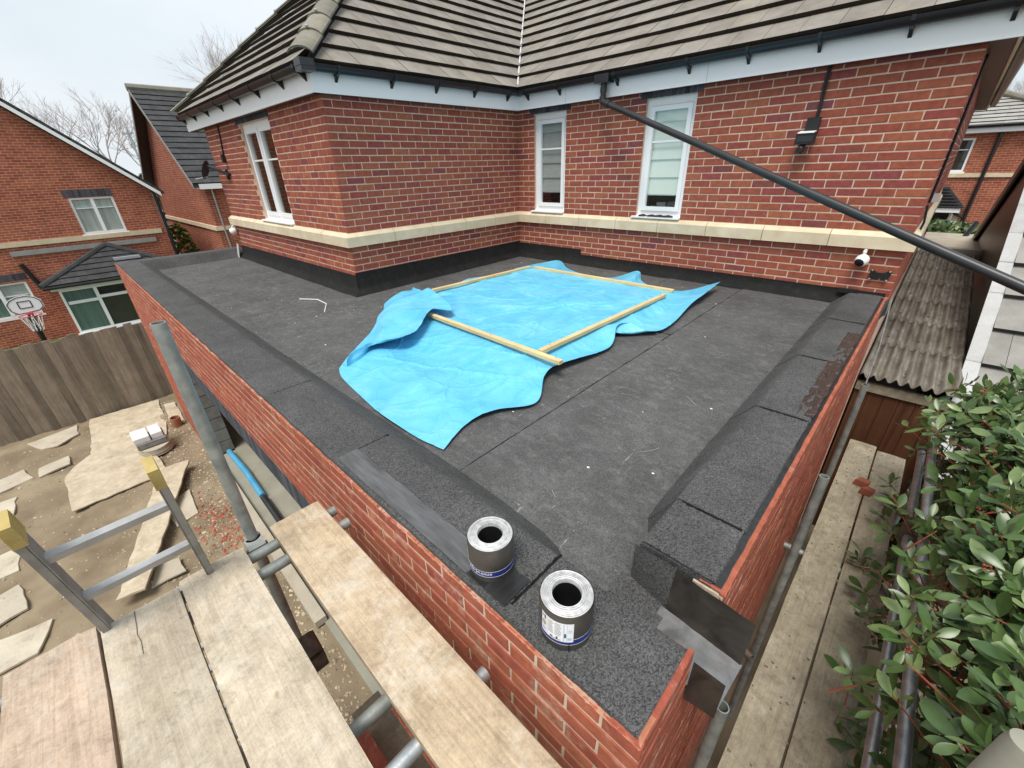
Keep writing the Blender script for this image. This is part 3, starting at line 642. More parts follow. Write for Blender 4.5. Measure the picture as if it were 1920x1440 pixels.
# black clips on the sill of the pale-blind window
for k, (x, l_) in enumerate(((2.2, .09), (2.32, .1), (2.42, .12), (2.53, .12))):
    m = MB(); y0 = -.022; m.tube([(x - .02, y0 + .012, .034), (x + l_ * .5, y0 + .016, .042), (x + l_, y0 + .006, .034)], [.008, .012, .009], 8); m.tube([(x - .01, y0 - .014, .034), (x + l_ * .5, y0 - .01, .036), (x + l_, y0 + .006, .034)], [.007, .009, .009], 8)
    tag(m.build('spring_clamp', 'black', smooth=True), ['first black clamp from the left on the sill of the pale blind window', 'second black clamp from the left on the sill of the pale blind window', 'third black clamp from the left on the sill of the pale blind window', 'rightmost black clamp on the sill of the pale blind window'][k], 'clamp', 'black clamps on the window sill')
for k, (x, wd, hh, mt) in enumerate(((2.24, .035, .1, 'white_plastic'), (2.36, .06, .15, 'label_grey'), (2.52, .07, .16, 'block'), (2.62, .04, .15, 'label_tan'))):
    m = MB()
    if k == 0: m.lathe((x, .25, .03), [(0, 0), (.05, 0), (.055, .04), (.05, .075), (.035, .085), (.035, .1), (0, .1)], 18)
    else: m.box(x - wd, x + wd, .22, .29, .03, .03 + hh)
    nm = ['jar', 'picture_frame', 'carton', 'carton'][k]
    tag(m.build(nm, mt, smooth=(k == 0)), ['round white jar inside the pale blind window', 'grey frame beside the jar inside the pale blind window', 'dark carton right of the frame inside the pale blind window', 'tan carton at the right end inside the pale blind window'][k], ['jar', 'frame', 'carton', 'carton'][k])

# ================================================================ FLAT ROOF EXTENSION
ext = thing('flat_roof_extension', 'new red brick single storey extension with black felted flat roof', 'extension', (0, -2.4, GROUND))
BE = Bricks(); TOP = -.605; FY, RX, LX = -4.93, 4.945, -4.9
OPEN = (-2.7, 3.0, GROUND - .1, -1.505); SOLD = (-2.925, 3.225, -1.505, -1.28); OUT = (-4.62, -4.38, -.83, 0)
m = MB(); panel(m, 'x', FY, .1, (LX, RX), GROUND - .1, TOP - .016, [OPEN]); wF = m.build('wall', 'mortar_grey', ext); wF['label'] = 'front wall with a wide door opening'
m = MB(); panel(m, 'y', RX, -.1, (FY + .1, -.002), GROUND - .1, TOP - .016, [OUT]); wR = m.build('wall', 'mortar_grey', ext)
m = MB(); m.box(LX, LX + .1, FY + .1, -3.04, GROUND - .1, TOP); m.build('wall', 'brick_far', ext)
BE.wall(wF, (0, FY, 0), (1, 0, 0), (0, -1, 0), (LX, RX), TOP - 41 * .075, 41, .06, 'brick_new', [OPEN, SOLD])
BE.wall(wR, (RX, 0, 0), (0, 1, 0), (1, 0, 0), (FY, -.002), TOP - 41 * .075, 41, .02, 'brick_new', [OUT])
BE.finish(300)
x = SOLD[0]; sm = None
while x < SOLD[1] - .03:
    if sm is None: b = brickmesh('s', .012, 40, .065, .215); sm = b.mesh('soldier_brick', 'brick_blue')
    o = bpy.data.objects.new('soldier_brick', sm); o.location = (x + .0375, FY, -1.3925); link(o, wF); x += .075
# rough cut tops of the outer leaf
def rough_top(fn, n): 
    mm = MB(); mm.grid(fn, n, 4); return mm
rn = lambda a, s_=9: noise.noise(V((a[0] * s_, a[1] * s_, 3.3)))
m = rough_top(lambda u, v: (LX + (RX - LX) * u, FY - .005 + .085 * v + (.004 * rn((u * 110, 7)) if v == 0 else 0), TOP + .004 * rn((u * 320, v * 8)) - (.009 if v == 0 else 0)), 900); m.build('cut_brick_edge', 'brick_top', wF)
m = rough_top(lambda u, v: (RX + .004 - .085 * v + (.003 * rn((u * 16, 3)) if v == 0 else 0), -4.38 + 4.37 * u, TOP + .004 * rn((u * 160, v * 8)) - (.009 if v == 0 else 0)), 500); m.build('cut_brick_edge', 'brick_new', wR)
m = rough_top(lambda u, v: (RX + .001 - .085 * v, FY + .3 * u, TOP + .006 * rn((u * 20, v * 8)) - (.008 if v == 0 else 0)), 20); m.build('cut_brick_edge', 'brick_new', wR)
# inside: slab, block inner leaf, ceiling, back wall
m = MB(); m.box(-4.79, 4.83, -4.6, -3.04, GROUND - .1, -3.62); m.box(.01, 4.83, -3.04, -.01, GROUND - .1, -3.62); m.box(-2.7, 3.0, -4.93, -4.6, GROUND - .1, -3.64); m.build('floor_slab', 'concrete', ext)
m = MB(); m.box(-4.79, 4.83, -4.83, -3.04, -1.05, -.86); m.box(.01, 4.83, -3.04, -.01, -1.05, -.86); m.build('ceiling', 'concrete', ext)
for xx, nx in ((-2.7, -1), (3.0, 1)):
    for i in range(10):
        m = MB(); m.box(min(xx, xx + nx * .3), max(xx, xx + nx * .3), -4.825, -4.6, -3.62 + i * .225 + .008, -3.62 + i * .225 + .22); m.build('block', 'block', ext)
# --- felt
def deck(x, y): return -.715 + .0113 * y - .055 * math.exp(-((x - 4.6) ** 2 + (y + 4.42) ** 2) / .28) + .0025 * noise.noise(V((x * 2.3, y * 2.3, 0)))
xs = [-4.62, -4.02, -3.05, -2.08, -1.1, -.14, .86, 1.88, 2.76, 3.66, 4.62]
first = None
for k in range(len(xs) - 1):
    a, b = xs[k] - (.0 if k == 0 else .0), xs[k + 1] + (.07 if k < len(xs) - 2 else 0)
    m = MB(); ytop = lambda x_: -.012 if x_ >= .012 else -3.042
    parts = [(a, b)] if not (a < 0 < b) else [(a, .0125), (.0125, b)]
    for p, q in parts:
        yt = ytop((p + q) / 2); wob = lambda v: .004 * noise.noise(V((v * 9, k * 7.1, 0)))
        zt = lambda x_: .007 * max(0, 1 - (x_ - a) / (b - a)) + .0005 * k
        nu, nv = 8, max(8, int((yt + 4.63) * 10))
        m.grid(lambda u, v: ((lambda x_, y_: (x_ + (wob(v) if x_ == a else 0), y_, deck(x_, y_) + zt(x_)))(p + (q - p) * u, -4.63 + (yt + 4.63) * v)), nu, nv)
        if p == a: m.grid(lambda u, v: (a + wob(v), -4.63 + (yt + 4.63) * v, deck(a, -4.63 + (yt + 4.63) * v) + zt(a) - .012 * (1 - u)), 1, nv, flip=False)
    m.build('felt_sheet', 'felt_deck', ext, True)
    if k:   # bitumen bleeding out along the lap
        m = MB(); yt = ytop(a); nv = int((yt + 4.5) * 14)
        m.grid(lambda u, v: (a - .002 + .011 * (u - 1) * (1.0 + 1.1 * noise.noise(V((v * 40, k, 2)))), -4.47 + (yt + 4.47) * v, deck(a, -4.47 + (yt + 4.47) * v) + .0018 + .0005 * k), 1, nv); m.build('bitumen_bleed', 'bitumen_matt', ext)
m = MB(); m.box(2.77, 3.66, -1.96, -1.955, deck(3.2, -1.95), deck(3.2, -1.95) + .009); m.build('felt_lap', 'bitumen_matt', ext)
def extr(prof_fn, s0, s1, ns, along, name, mat, lap=.0, seed=0):
    """felt piece: profile (a, z) swept along X or Y with a small lap lift at its start"""
    mm = MB(); npf = len(prof_fn(s0))
    def f(u, v):
        s_ = s0 + (s1 - s0) * u; pr = prof_fn(s_); j = min(npf - 1, round(v * (npf - 1))); a, z = pr[j]
        jit = .004 * noise.noise(V((s_ * 7, j * 3.1, seed))); sj = .006 * noise.noise(V((a * 9, seed, 1.5))) if u in (0.0, 1.0) else 0
        z += lap * (1 - u) + .0018 * noise.noise(V((s_ * 3, a * 5, seed)))
        if j == 0: a += jit * 1.6
        return (s_ + sj, a, z) if along == 'x' else (a, s_ + sj, z)
    mm.grid(f, ns, npf - 1, flip=(along == 'x') is False)
    # start edge thickness
    def e(u, v):
        p = V(f(0.0, v)); return p - V((0, 0, .008 * (1 - u)))
    mm.grid(e, 1, npf - 1); return mm.build(name, mat, ext, True)
def lerp(a, b, t_): return a + (b - a) * t_
def frontprof(x):
    foot = deck(x, -4.44) + .009
    if x > 4.56: return [(-4.924, -.614), (-4.921, -.594), (-4.83, -.592), (-4.72, -.592), (-4.645, -.592), (-4.634, -.60), (-4.63, -.66), (-4.628, -.82)]
    t_ = max(0, (x - 4.3) / .26); fy = lerp(-4.44, -4.6, t_)
    return [(-4.924, -.614), (-4.921, -.594), (-4.83, -.592), (-4.72, -.592), (-4.645, -.592), (-4.625, -.598), ((-4.63 + fy) / 2, lerp(-.6, foot, .5)), (fy, foot)]
cs = [-4.88, -4.42, -3.45, -2.49, -1.52, -.56, .41, 1.375, 2.34, 3.32, 4.47]
for k in range(len(cs) - 1): extr(frontprof, cs[k], cs[k + 1] + .06, 12, 'x', 'felt_cap', 'felt_cap', .007, k)
extr(frontprof, 4.47, 4.931, 12, 'x', 'felt_cap', 'felt_cap', .007, 20)
m = MB(); m.add([(4.931, -4.92, -.615), (4.931, -4.63, -.615), (4.931, -4.63, -.594), (4.931, -4.92, -.594)], [(0, 1, 2, 3)]); m.build('felt_turndown', 'felt_cap', ext)
for k, s_ in enumerate(cs[1:]):
    m = MB(); m.grid(lambda u, v: (s_ + .001 - (.024 - .0012 * k) * u * (1 + .7 * noise.noise(V((v * 13, k, 4)))), -4.88 + .26 * v, -.5892), 1, 20); m.build('bitumen_bleed', 'bitumen_matt', ext)
def rightprof(y):
    foot = deck(4.53, y) + .009
    k_ = max(0, min(1, (-4.05 - y) / .2)); fx = lerp(4.53, 4.632, k_); mxx = lerp(4.585, 4.637, k_)
    return [(4.912 + .006 * noise.noise(V((y * 5, 0, 0))), -.603), (4.908, -.594), (4.85, -.592), (4.75, -.592), (4.665, -.592), (4.645, -.598), (mxx, lerp(-.6, foot, .55)), (fx, foot)]
ys = [-4.37, -4.07, -3.06, -2.12, -1.1, -.02]
for k in range(len(ys) - 1): extr(rightprof, ys[k], ys[k + 1] + (.05 if k < 4 else 0), 12, 'y', 'felt_cap', 'felt_cap', .007, 30 + k)
for k, s_ in enumerate(ys[1:-1]):
    m = MB(); m.grid(lambda u, v: (4.67 + .23 * v, s_ + .001 - .012 * u * (1 + .8 * noise.noise(V((v * 13, k, 9)))), -.59), 1, 20); m.build('bitumen_bleed', 'bitumen_matt', ext)
m = MB(); m.prism([(4.634, -4.366, -.80), (4.642, -4.366, -.605), (4.66, -4.366, -.598), (4.9, -4.366, -.598), (4.9, -4.366, -.80)], (0, -.006, 0)); m.build('felt_end', 'felt_cap', ext)
def leftprof(y): return [(-4.885, -.614), (-4.88, -.594), (-4.75, -.592), (-4.655, -.592), (-4.64, -.6), (-4.60, -.66), (-4.52, deck(-4.52, y) + .009)]
extr(lambda y: [(a, z) for a, z in reversed(leftprof(y))], -4.9, -3.03, 16, 'y', 'felt_cap', 'felt_cap', 0, 50)
# upstands against the house
def upst(along, face, n, s0, s1, top, name='felt_upstand', lap=0):
    mm = MB(); ns = max(6, int(abs(s1 - s0) * 6)); pr = lambda s_, zt: [(.004, zt), (.011, zt - .002), (.013, zt - .1)] 
    def f(u, v):
        s_ = s0 + (s1 - s0) * u; d_ = deck(face + n * .1 if along == 'y' else s_, s_ if along == 'y' else face + n * .1) + .010; zt = top(s_) + .006 * noise.noise(V((s_ * 6, 1, 1)))
        P = [(.003, zt), (.012, zt - .001), (.013, d_ + .085), (.03, d_ + .06), (.075, d_ + .012), (.10, d_ - .001)]; o_, z_ = P[round(v * 5)]
        o_ += .003 * noise.noise(V((s_ * 4, z_ * 9, 0))); return (face + n * o_, s_, z_) if along == 'y' else (s_, face + n * o_, z_)
    mm.grid(f, ns, 5); return mm.build(name, 'felt_upstand', ext, True)
upst('y', 0, 1, -3.042, -.01, lambda s_: -.468)
upst('x', 0, -1, .01, 1.28, lambda s_: -.492); upst('x', 0, -1, 1.28, 4.93, lambda s_: -.568)
upst('x', -3.03, -1, -4.55, .012, lambda s_: -.50 + .03 * (s_ / 4.5))
m = MB(); dz = deck(.05, -3.08) + .01
m.add([(.014, -3.044, dz + .087), (.014, -3.13, dz - .001), (.10, -3.13, dz - .001), (.10, -3.044, dz - .001), (.014, -3.044, dz - .01)], [(0, 1, 2), (0, 2, 3)])
m.box(-.002, .0135, -3.0435, -3.028, dz + .05, -.475); m.build('felt_corner', 'felt_upstand', ext)
# bitumen patches on the copings
m = MB(); m.grid(lambda u, v: (4.832 + .085 * u + .006 * noise.noise(V((v * 12, u, 0))), -3.02 + 1.62 * v, -.5865 + .004 * noise.noise(V((u * 4, v * 25, 0)))), 8, 80); m.build('bitumen_strip', 'bitumen_brown', ext, True)
m = MB(); m.grid(lambda u, v: (3.31 + 1.0 * v, -4.905 + (.105 + .01 * noise.noise(V((v * 8, 0, 0)))) * u, -.5832 + .001 * noise.noise(V((u * 9, v * 30, 0)))), 6, 60, flip=True); m.build('primer_strip', 'primer', ext, True)
m = MB(); m.grid(lambda u, v: (4.27 + .185 * v + .03 * u * (1 - v), -4.905 + (.125 + .012 * noise.noise(V((v * 8, 2, 0)))) * u, -.5815 + .001 * noise.noise(V((u * 9, v * 12, 0)))), 6, 20, flip=True); m.build('bitumen_brushed', 'primer_black', ext, True)
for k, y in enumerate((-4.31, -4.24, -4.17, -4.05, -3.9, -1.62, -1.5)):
    m = MB(); m.lathe((4.912, y, -.6), [(.016, .0), (.014, .002), (.012, -.02), (0, -.022)], 12); m.build('brick_hole', 'black', ext, True)  # black cups; the shade inside the brick perforations is put into the colour
m = MB(); m.grid(lambda u, v: (4.89 + .042 * u + .004 * noise.noise(V((v * 70, 0, 0))) * u, -4.37 + 4.3 * v, -.5985 + .0015 * noise.noise(V((u * 9, v * 60, 2)))), 2, 80); m.build('damp_course', 'bitumen', ext)
m = MB(); m.box(4.55, 4.72, -.06, -.03, -.6, -.555); m.build('felt_tab', 'bitumen', ext)
m = MB(); m.add([(4.9, -.25, -.62), (4.97, -.12, -.60), (4.975, -.05, -.60), (4.955, -.3, -.74), (4.985, -.06, -.76)], [(0, 1, 3), (1, 2, 4, 3)]); m.build('felt_flap', 'bitumen', ext)

# ---- lead chute
ch = thing('lead_chute', 'folded lead outlet chute through the near end of the right parapet', 'chute', (4.85, -4.5, -.8))
m = MB()
def cf(u, v):
    x = 4.775 + .27 * u; y = -4.603 + .178 * v
    return (x + .012 * v * u, y - .006 * u, -.785 - .018 * u + .007 * max(0, v - .75) / .25 + .003 * noise.noise(V((x * 9, y * 9, 0))))
m.grid(cf, 14, 8); m.build('tray', 'lead', ch, True)
m = MB(); m.grid(lambda u, v: (4.60 + .20 * u, -4.627 + .235 * v, -.785 + .012 * (1 - u)), 4, 3); m.build('felt_bed', 'felt_cap', ch)
m = MB(); m.grid(lambda u, v: (4.79 + .262 * u, -4.424 + .030 * v - .012 * u * (1 - v) + .004 * noise.noise(V((u * 4, v, 0))), -.783 - .018 * u + v * (.177 - .012 * u)), 10, 6); m.build('side', 'lead_shaded', ch, True)
m = MB(); m.grid(lambda u, v: (4.952 + .092 * u, -4.606 - .005 * v, -.672 - .006 * u - v * (.195 - .025 * u)), 5, 4, flip=True); m.build('flap', 'lead_shaded', ch, True)
m = MB(); m.grid(lambda u, v: (4.632 + .16 * u, -4.392 - .03 * (1 - v) * u, -.79 + .192 * v), 3, 3); m.build('felt_side', 'felt_cap', ch)

# ---- two rolls of lead
def patch(mm, c, r, a0, a1, z0, z1, n=10, m_=0):
    c = V(c); mm.grid(lambda u, v: c + V((r * math.cos(lerp(a0, a1, u)), r * math.sin(lerp(a0, a1, u)), lerp(z0, z1, v))), n, 1, m_)
def lead_roll(c, lab, face):
    t_ = thing('lead_roll', lab, 'lead roll', c, 'rolls of lead standing on the parapet'); r, h = .079, .152
    mm = MB(); mm.lathe(c, [(.043, .004), (.074, .0), (r - .001, .002), (r, .006), (r, h - .003), (r - .002, h)], 48); mm.build('roll', 'lead_body', t_, True)
    mm = MB(); pr = []; k = 11
    for i in range(k): a = r - .003 - (r - .046) * i / k; pr += [(a, h - .0005 + .0022 * (i % 2) * random.random()), (a - .0022, h + .001 * random.random()), (a - .0026, h - .005)]
    mm.lathe(c, pr + [(.0435, h - .002), (.0425, h - .01), (.042, .004), (0, .003)], 48); mm.build('coil', 'lead_coil', t_, True)
    mm = MB(); mm.lathe(c, [(.0415, h - .012), (.0415, .004), (0, .0035)], 32); mm.build('core', 'black', t_, True)
    bd = MB(); bd.lathe(c, [(r + .0006, .034), (r + .0006, .056)], 48); b = bd.build('band', 'label_blue', t_, True)
    for z in (.0325, .0562): e = MB(); e.lathe(c, [(r + .0009, z), (r + .0009, z + .0018)], 48); e.build('band_line', 'label_white', b, True)
    return t_, V(c), r, h, b
c1 = (4.308, -4.815, -.5905); c2 = (4.632, -4.818, -.5905)
t1, C1, r, h, b1 = lead_roll(c1, 'lead roll farther from the chute, blue band and lettering facing the boards', 0)
t2, C2, r, h, b2 = lead_roll(c2, 'lead roll nearest the chute with a printed white label on its front', 0)
def cyl_text(body, c, r, a_mid, z_mid, size, mat, parent, name='lettering', inv=False):
    cu = bpy.data.curves.new('t', 'FONT'); cu.body = body; cu.size = size; cu.align_x = 'CENTER'; cu.align_y = 'CENTER'; cu.shear = .25; cu.resolution_u = 2
    ob = bpy.data.objects.new('t', cu); col.objects.link(ob); bpy.context.view_layer.update()
    me = bpy.data.meshes.new_from_object(ob.evaluated_get(bpy.context.evaluated_depsgraph_get())); bpy.data.objects.remove(ob)
    for v in me.vertices:
        x, y = v.co.x, v.co.y
        if inv: x, y = -x, -y
        a = a_mid + x / r; v.co = (c[0] + r * math.cos(a), c[1] + r * math.sin(a), c[2] + z_mid + y)
    me.materials.clear(); me.materials.append(MATS[mat]); o = bpy.data.objects.new(name, me); link(o, parent); return o
cyl_text('enviroLead', C1, r + .0012, R(-75), .0455, .021, 'label_white', b1, inv=True)
lb = MB(); patch(lb, C1, r + .0008, R(-170), R(-118), .03, .118); lw = lb.build('label', 'label_white', t1, True)
for i in range(7): q = MB(); patch(q, C1, r + .0012, R(-165), R(-165 + 22 + 18 * random.random()), .108 - i * .01, .111 - i * .01, 4); q.build('print_line', 'label_sky' if i % 3 else 'label_grey', lw)
q = MB(); patch(q, C1, r + .0011, R(-116), R(-92), .058, .062, 4); q.build('print_line', 'label_white', t1)
A0 = R(-112)
lb = MB(); patch(lb, C2, r + .0008, A0, A0 + R(74), .046, .128, 14); lw = lb.build('label', 'label_white', t2, True)
def lp(a, b, z0, z1, mat, name='print_block', d=.0012): q = MB(); patch(q, C2, r + d, A0 + R(a), A0 + R(b), z0, z1, 5); q.build(name, mat, lw)
lp(16, 17.2, .05, .124, 'label_sky'); lp(53, 55, .05, .124, 'label_sky'); lp(60, 61, .05, .124, 'label_sky')
lp(2, 8, .112, .120, 'label_grey'); lp(9, 13, .106, .122, 'label_dark'); lp(3, 13, .055, .068, 'label_lilac')
q = MB(); q.add([C2 + V(((r + .0013) * math.cos(A0 + R(8 + 6.2 * math.cos(2 * math.pi * i / 18))), (r + .0013) * math.sin(A0 + R(8 + 6.2 * math.cos(2 * math.pi * i / 18))), .088 + .011 * math.sin(2 * math.pi * i / 18))) for i in range(18)], [tuple(range(18))]); q.build('print_seal', 'label_tan', lw)
for i in range(9):
    for a, b in ((20, 33), (35, 50)): lp(a, b - 4 * random.random(), .118 - i * .006, .1205 - i * .006, 'label_grey', 'print_line')
lp(24, 30, .052, .058, 'label_dark'); lp(26, 48, .0505, .053, 'label_dark'); lp(38, 42, .052, .063, 'label_dark'); lp(53, 59, .066, .084, 'label_dark'); lp(62, 70, .056, .066, 'label_sky'); lp(63, 71, .09, .092, 'label_grey'); lp(63, 71, .098, .100, 'label_grey')
q = MB(); q.box(C2.x + .055, C2.x + .0565, C2.y - .059, C2.y - .056, C2.z, C2.z + .035); q.build('sheet_end', 'black', t2)

# ---- blue tarpaulin
def curve(pts):
    ls = [0]
    for a, b in zip(pts, pts[1:]): ls.append(ls[-1] + math.dist(a, b))
    def f(t_):
        s_ = t_ * ls[-1]; i = 0
        while i < len(ls) - 2 and ls[i + 1] < s_: i += 1
        k = (s_ - ls[i]) / max(1e-9, ls[i + 1] - ls[i]); p0 = pts[max(0, i - 1)]; p1 = pts[i]; p2 = pts[i + 1]; p3 = pts[min(len(pts) - 1, i + 2)]
        return tuple(.5 * (2 * p1[j] + (p2[j] - p0[j]) * k + (2 * p0[j] - 5 * p1[j] + 4 * p2[j] - p3[j]) * k * k + (3 * p1[j] - p0[j] - 3 * p2[j] + p3[j]) * k ** 3) for j in range(len(p1)))
    return f
# boundary curves (x, y, height above the felt)
cL = curve([(1.98, -4.28, .02), (1.72, -4.0, .03), (1.42, -3.66, .03), (1.0, -3.25, .03), (.62, -2.85, .02), (.84, -2.3, .03), (.72, -1.78, .05), (.98, -1.38, .03), (.76, -.93, .03)])
cR = curve([(3.46, -4.39, .01), (3.37, -4.13, .02), (3.41, -3.92, .035), (3.53, -3.67, .02), (3.36, -3.38, .05), (3.35, -3.18, .07), (3.42, -2.62, .03), (3.30, -2.3, .11), (3.35, -2.16, .10), (3.52, -2.12, .05), (3.58, -1.86, .03), (3.50, -1.21, .06), (3.50, -.9, .09), (3.46, -.3, .10)])
cN = curve([(1.98, -4.28, .02), (2.15, -4.335, .01), (2.66, -4.40, .01), (2.9, -4.43, .025), (3.22, -4.42, .012), (3.46, -4.39, .01)])
cF = curve([(.76, -.93, .03), (1.1, -.38, .09), (1.38, -.48, .03), (1.8, -.62, .02), (2.17, -.55, .02), (2.45, -.38, .11), (2.64, -.58, .03), (3.12, -.78, .03), (3.46, -.3, .10)])
def tarp(u, v):
    n, f, l, r_ = cN(u), cF(u), cL(v), cR(v); c00, c10, c01, c11 = cN(0), cN(1), cF(0), cF(1)
    P = [(1 - v) * n[i] + v * f[i] + (1 - u) * l[i] + u * r_[i] - ((1 - u) * (1 - v) * c00[i] + u * (1 - v) * c10[i] + (1 - u) * v * c01[i] + u * v * c11[i]) for i in range(3)]
    x, y, hh = P; d = min(u, 1 - u, v, 1 - v)
    def sm(a, b, t_): k = max(0, min(1, (t_ - a) / (b - a))); return k * k * (3 - 2 * k)
    plat = sm(.75, 1.12, x) * (1 - sm(3.14, 3.38, x)) * sm(-3.75, -3.2, y) * (1 - sm(-1.0, -.62, y))
    hh = hh * (1 - plat) + .085 * plat
    e = sm(0, .12, d)
    wx, wy = x + .12 * noise.noise(V((x * 1.7, y * 1.7, 20))), y + .12 * noise.noise(V((x * 1.7, y * 1.7, 30)))
    rdg = lambda k, ox, oy, w0: max(0, 1 - abs(noise.noise(V((wx * k + oy, wy * k + ox, ox)))) / w0)
    wr = .020 * noise.noise(V((x * 2.1 + y * .6, y * 2.4, 0))) + .009 * rdg(1.1, 4, 1, .05) + .008 * rdg(1.7, 9, 5, .06) - .007 * rdg(1.4, 14, 2, .06) + .004 * rdg(2.8, 19, 3, .10) + .006 * noise.noise(V((x * 6, y * 5, 8)))
    # straight fold creases left from packing
    for (px, py, ax, ay, ln) in ((1.9, -4.05, .93, .36, 1.6), (2.0, -3.6, .95, .3, 1.5), (2.3, -2.4, .6, .8, 1.2), (1.6, -1.9, .97, -.2, 1.4), (2.75, -2.9, -.3, .95, 1.0)):
        dd = abs((x - px) * -ay + (y - py) * ax); al = (x - px) * ax + (y - py) * ay
        if 0 < al < ln: wr += .014 * max(0, 1 - dd / .03) ** 1.5 * min(1, al * 4, (ln - al) * 4)
    bm = 1 - .55 * plat * (1 if min(abs(y + 3.2), abs(y + .97), abs(x - 3.17), abs(x - 1.03)) < .06 else 0)
    return V((x, y, deck(x, y) + .012 + max(hh + wr * (.35 + .65 * e) * bm, .004)))
tp = thing('tarpaulin', 'crumpled bright blue tarpaulin spread over the middle of the flat roof', 'tarpaulin', (2.2, -2.4, -.73))
m = MB(); m.grid(tarp, 230, 290); tmain = m.build('sheet', 'tarp', tp, True)
mod = tmain.modifiers.new('thickness', 'SOLIDIFY'); mod.thickness = .0012; mod.offset = -1
# flap turned over on itself along the left side
fold = curve([(.50, -2.62, 0), (.62, -3.02, 0), (.92, -3.25, 0), (1.46, -3.68, 0), (1.92, -4.02, 0), (1.99, -4.22, 0)])
free = curve([(.56, -2.60, .05), (1.2, -2.78, .07), (1.87, -3.01, .035), (1.80, -3.2, .06), (2.02, -3.5, .075), (2.09, -3.68, .085), (2.02, -3.84, .09), (1.90, -3.92, .07), (1.94, -4.1, .05), (2.0, -4.21, .03)])
def flap(u, v):
    a, b = fold(v), free(.02 + .98 * v); x, y = lerp(a[0], b[0], u), lerp(a[1], b[1], u)
    base = deck(x, y) + .02
    prof = math.sin(min(1, u * 3.2) * math.pi / 2) * .085 * (1 - .35 * u) * min(1, v * 6 + .35) * min(1, (1 - v) * 5 + .25)
    z = base + prof * (1 - u * u) + (b[2] + .035) * u * u + .016 * noise.noise(V((x * 4, y * 4, 7))) * min(1, u * 4) + .010 * (1 - abs(noise.noise(V((x * 6 + y * 3, y * 6, 12))))) ** 3 * u
    k_ = max(0, min(1, (x - .85) / .35)) * max(0, min(1, (y + 3.75) / .5)); k_ = k_ * k_ * (3 - 2 * k_); z += .085 * k_
    return V((x, y, z))
m = MB(); m.grid(flap, 70, 120); fo = m.build('turned_flap', 'tarp', tp, True); mod = fo.modifiers.new('thickness', 'SOLIDIFY'); mod.thickness = .0012; mod.offset = -1
# battens
def batten(a, b, mat, lab, nails):
    t_ = thing('timber_batten', lab, 'batten', ((a[0] + b[0]) / 2, (a[1] + b[1]) / 2, a[2] - .02), 'battens weighing down the tarpaulin')
    m_ = MB(); m_.bar(a, b, .045, .032); o = m_.build('batten', mat, t_); bv = o.modifiers.new('b', 'BEVEL'); bv.width = .002; bv.segments = 1
    a, b = V(a), V(b)
    for k in nails:
        p = a.lerp(b, k); n_ = MB(); n_.tube([p + V((0, 0, .014)), p + V((.004 * random.uniform(-1, 1), .004, .052))], .0016, 6); n_.build('nail', 'steel', t_)
zb = -.615
batten((1.70, -3.19, zb), (3.42, -3.27, zb + .004), 'batten_x', 'wooden batten across the near side of the blue tarpaulin', (.1, .55, .97))
batten((3.17, -3.21, zb), (3.20, -1.18, zb), 'batten_y', 'wooden batten along the right side of the blue tarpaulin', (.06, .5, .95))
batten((1.00, -2.75, zb), (1.09, -.98, zb), 'batten_y', 'wooden batten along the left side of the blue tarpaulin', (.3, .8))
batten((1.16, -.95, zb), (3.20, -.97, zb), 'batten_x', 'wooden batten across the far side of the blue tarpaulin', (.2, .45, .93))
# pale scrapes and chalk marks left on the felt
sf = MB(); rq = random.Random(31)
for k in range(55):
    x, y = rq.uniform(2.2, 4.5), rq.uniform(-4.35, -.4)
    if rq.random() < .25: x, y = rq.uniform(-1.5, 1.6), rq.uniform(-4.3, -3.4)
    if .7 < x < 3.55 and y > -4.4 and not (x > 3.4): continue
    a = rq.uniform(0, 6.28); L_ = rq.uniform(.02, .14) * (2 if rq.random() < .12 else 1); cv = rq.uniform(-5, 5); wd = rq.uniform(.0006, .002); P = []
    for i in range(7): t_ = i / 6 * L_; P.append((x + t_ * math.cos(a + cv * t_), y + t_ * math.sin(a + cv * t_)))
    for (p0, q0), (p1, q1) in zip(P, P[1:]):
        nx, ny = -(q1 - q0), p1 - p0; l_ = math.hypot(nx, ny) or 1; nx, ny = nx / l_ * wd, ny / l_ * wd; h0, h1 = deck(p0, q0) + .0135, deck(p1, q1) + .0135
        sf.add([(p0 - nx, q0 - ny, h0), (p1 - nx, q1 - ny, h1), (p1 + nx, q1 + ny, h1), (p0 + nx, q0 + ny, h0)], [(0, 1, 2, 3)])
tag(sf.build('chalk_marks', 'chalk'), 'pale scrapes and chalk marks over the roofing felt', 'marks')['kind'] = 'stuff'
# bits on the felt
m = MB(); m.tube([(-.45, -3.62, deck(-.4, -3.6) + .012), (-.2, -3.5, deck(-.2, -3.5) + .02), (.05, -3.5, deck(0, -3.5) + .012), (.35, -3.66, deck(.3, -3.6) + .012)], .006, 6); tag(m.build('plastic_strip', 'white_plastic', smooth=True), 'thin white strip lying on the felt left of the tarpaulin', 'strip')
cr = MB()
for k in range(60):
    x, y = random.uniform(-1, 4.5), random.uniform(-4.4, -.3)
    if y > -3.1 and x < .1: continue
    s_ = random.uniform(.0012, .0032); cr.obox((x, y, deck(x, y) + .009), (s_ * 2, s_, 0), (-s_, s_ * 1.5, 0), (0, 0, s_ * .5))
tag(cr.build('crumbs', 'white_plastic'), 'pale crumbs and scraps scattered over the felt', 'debris')['kind'] = 'stuff'

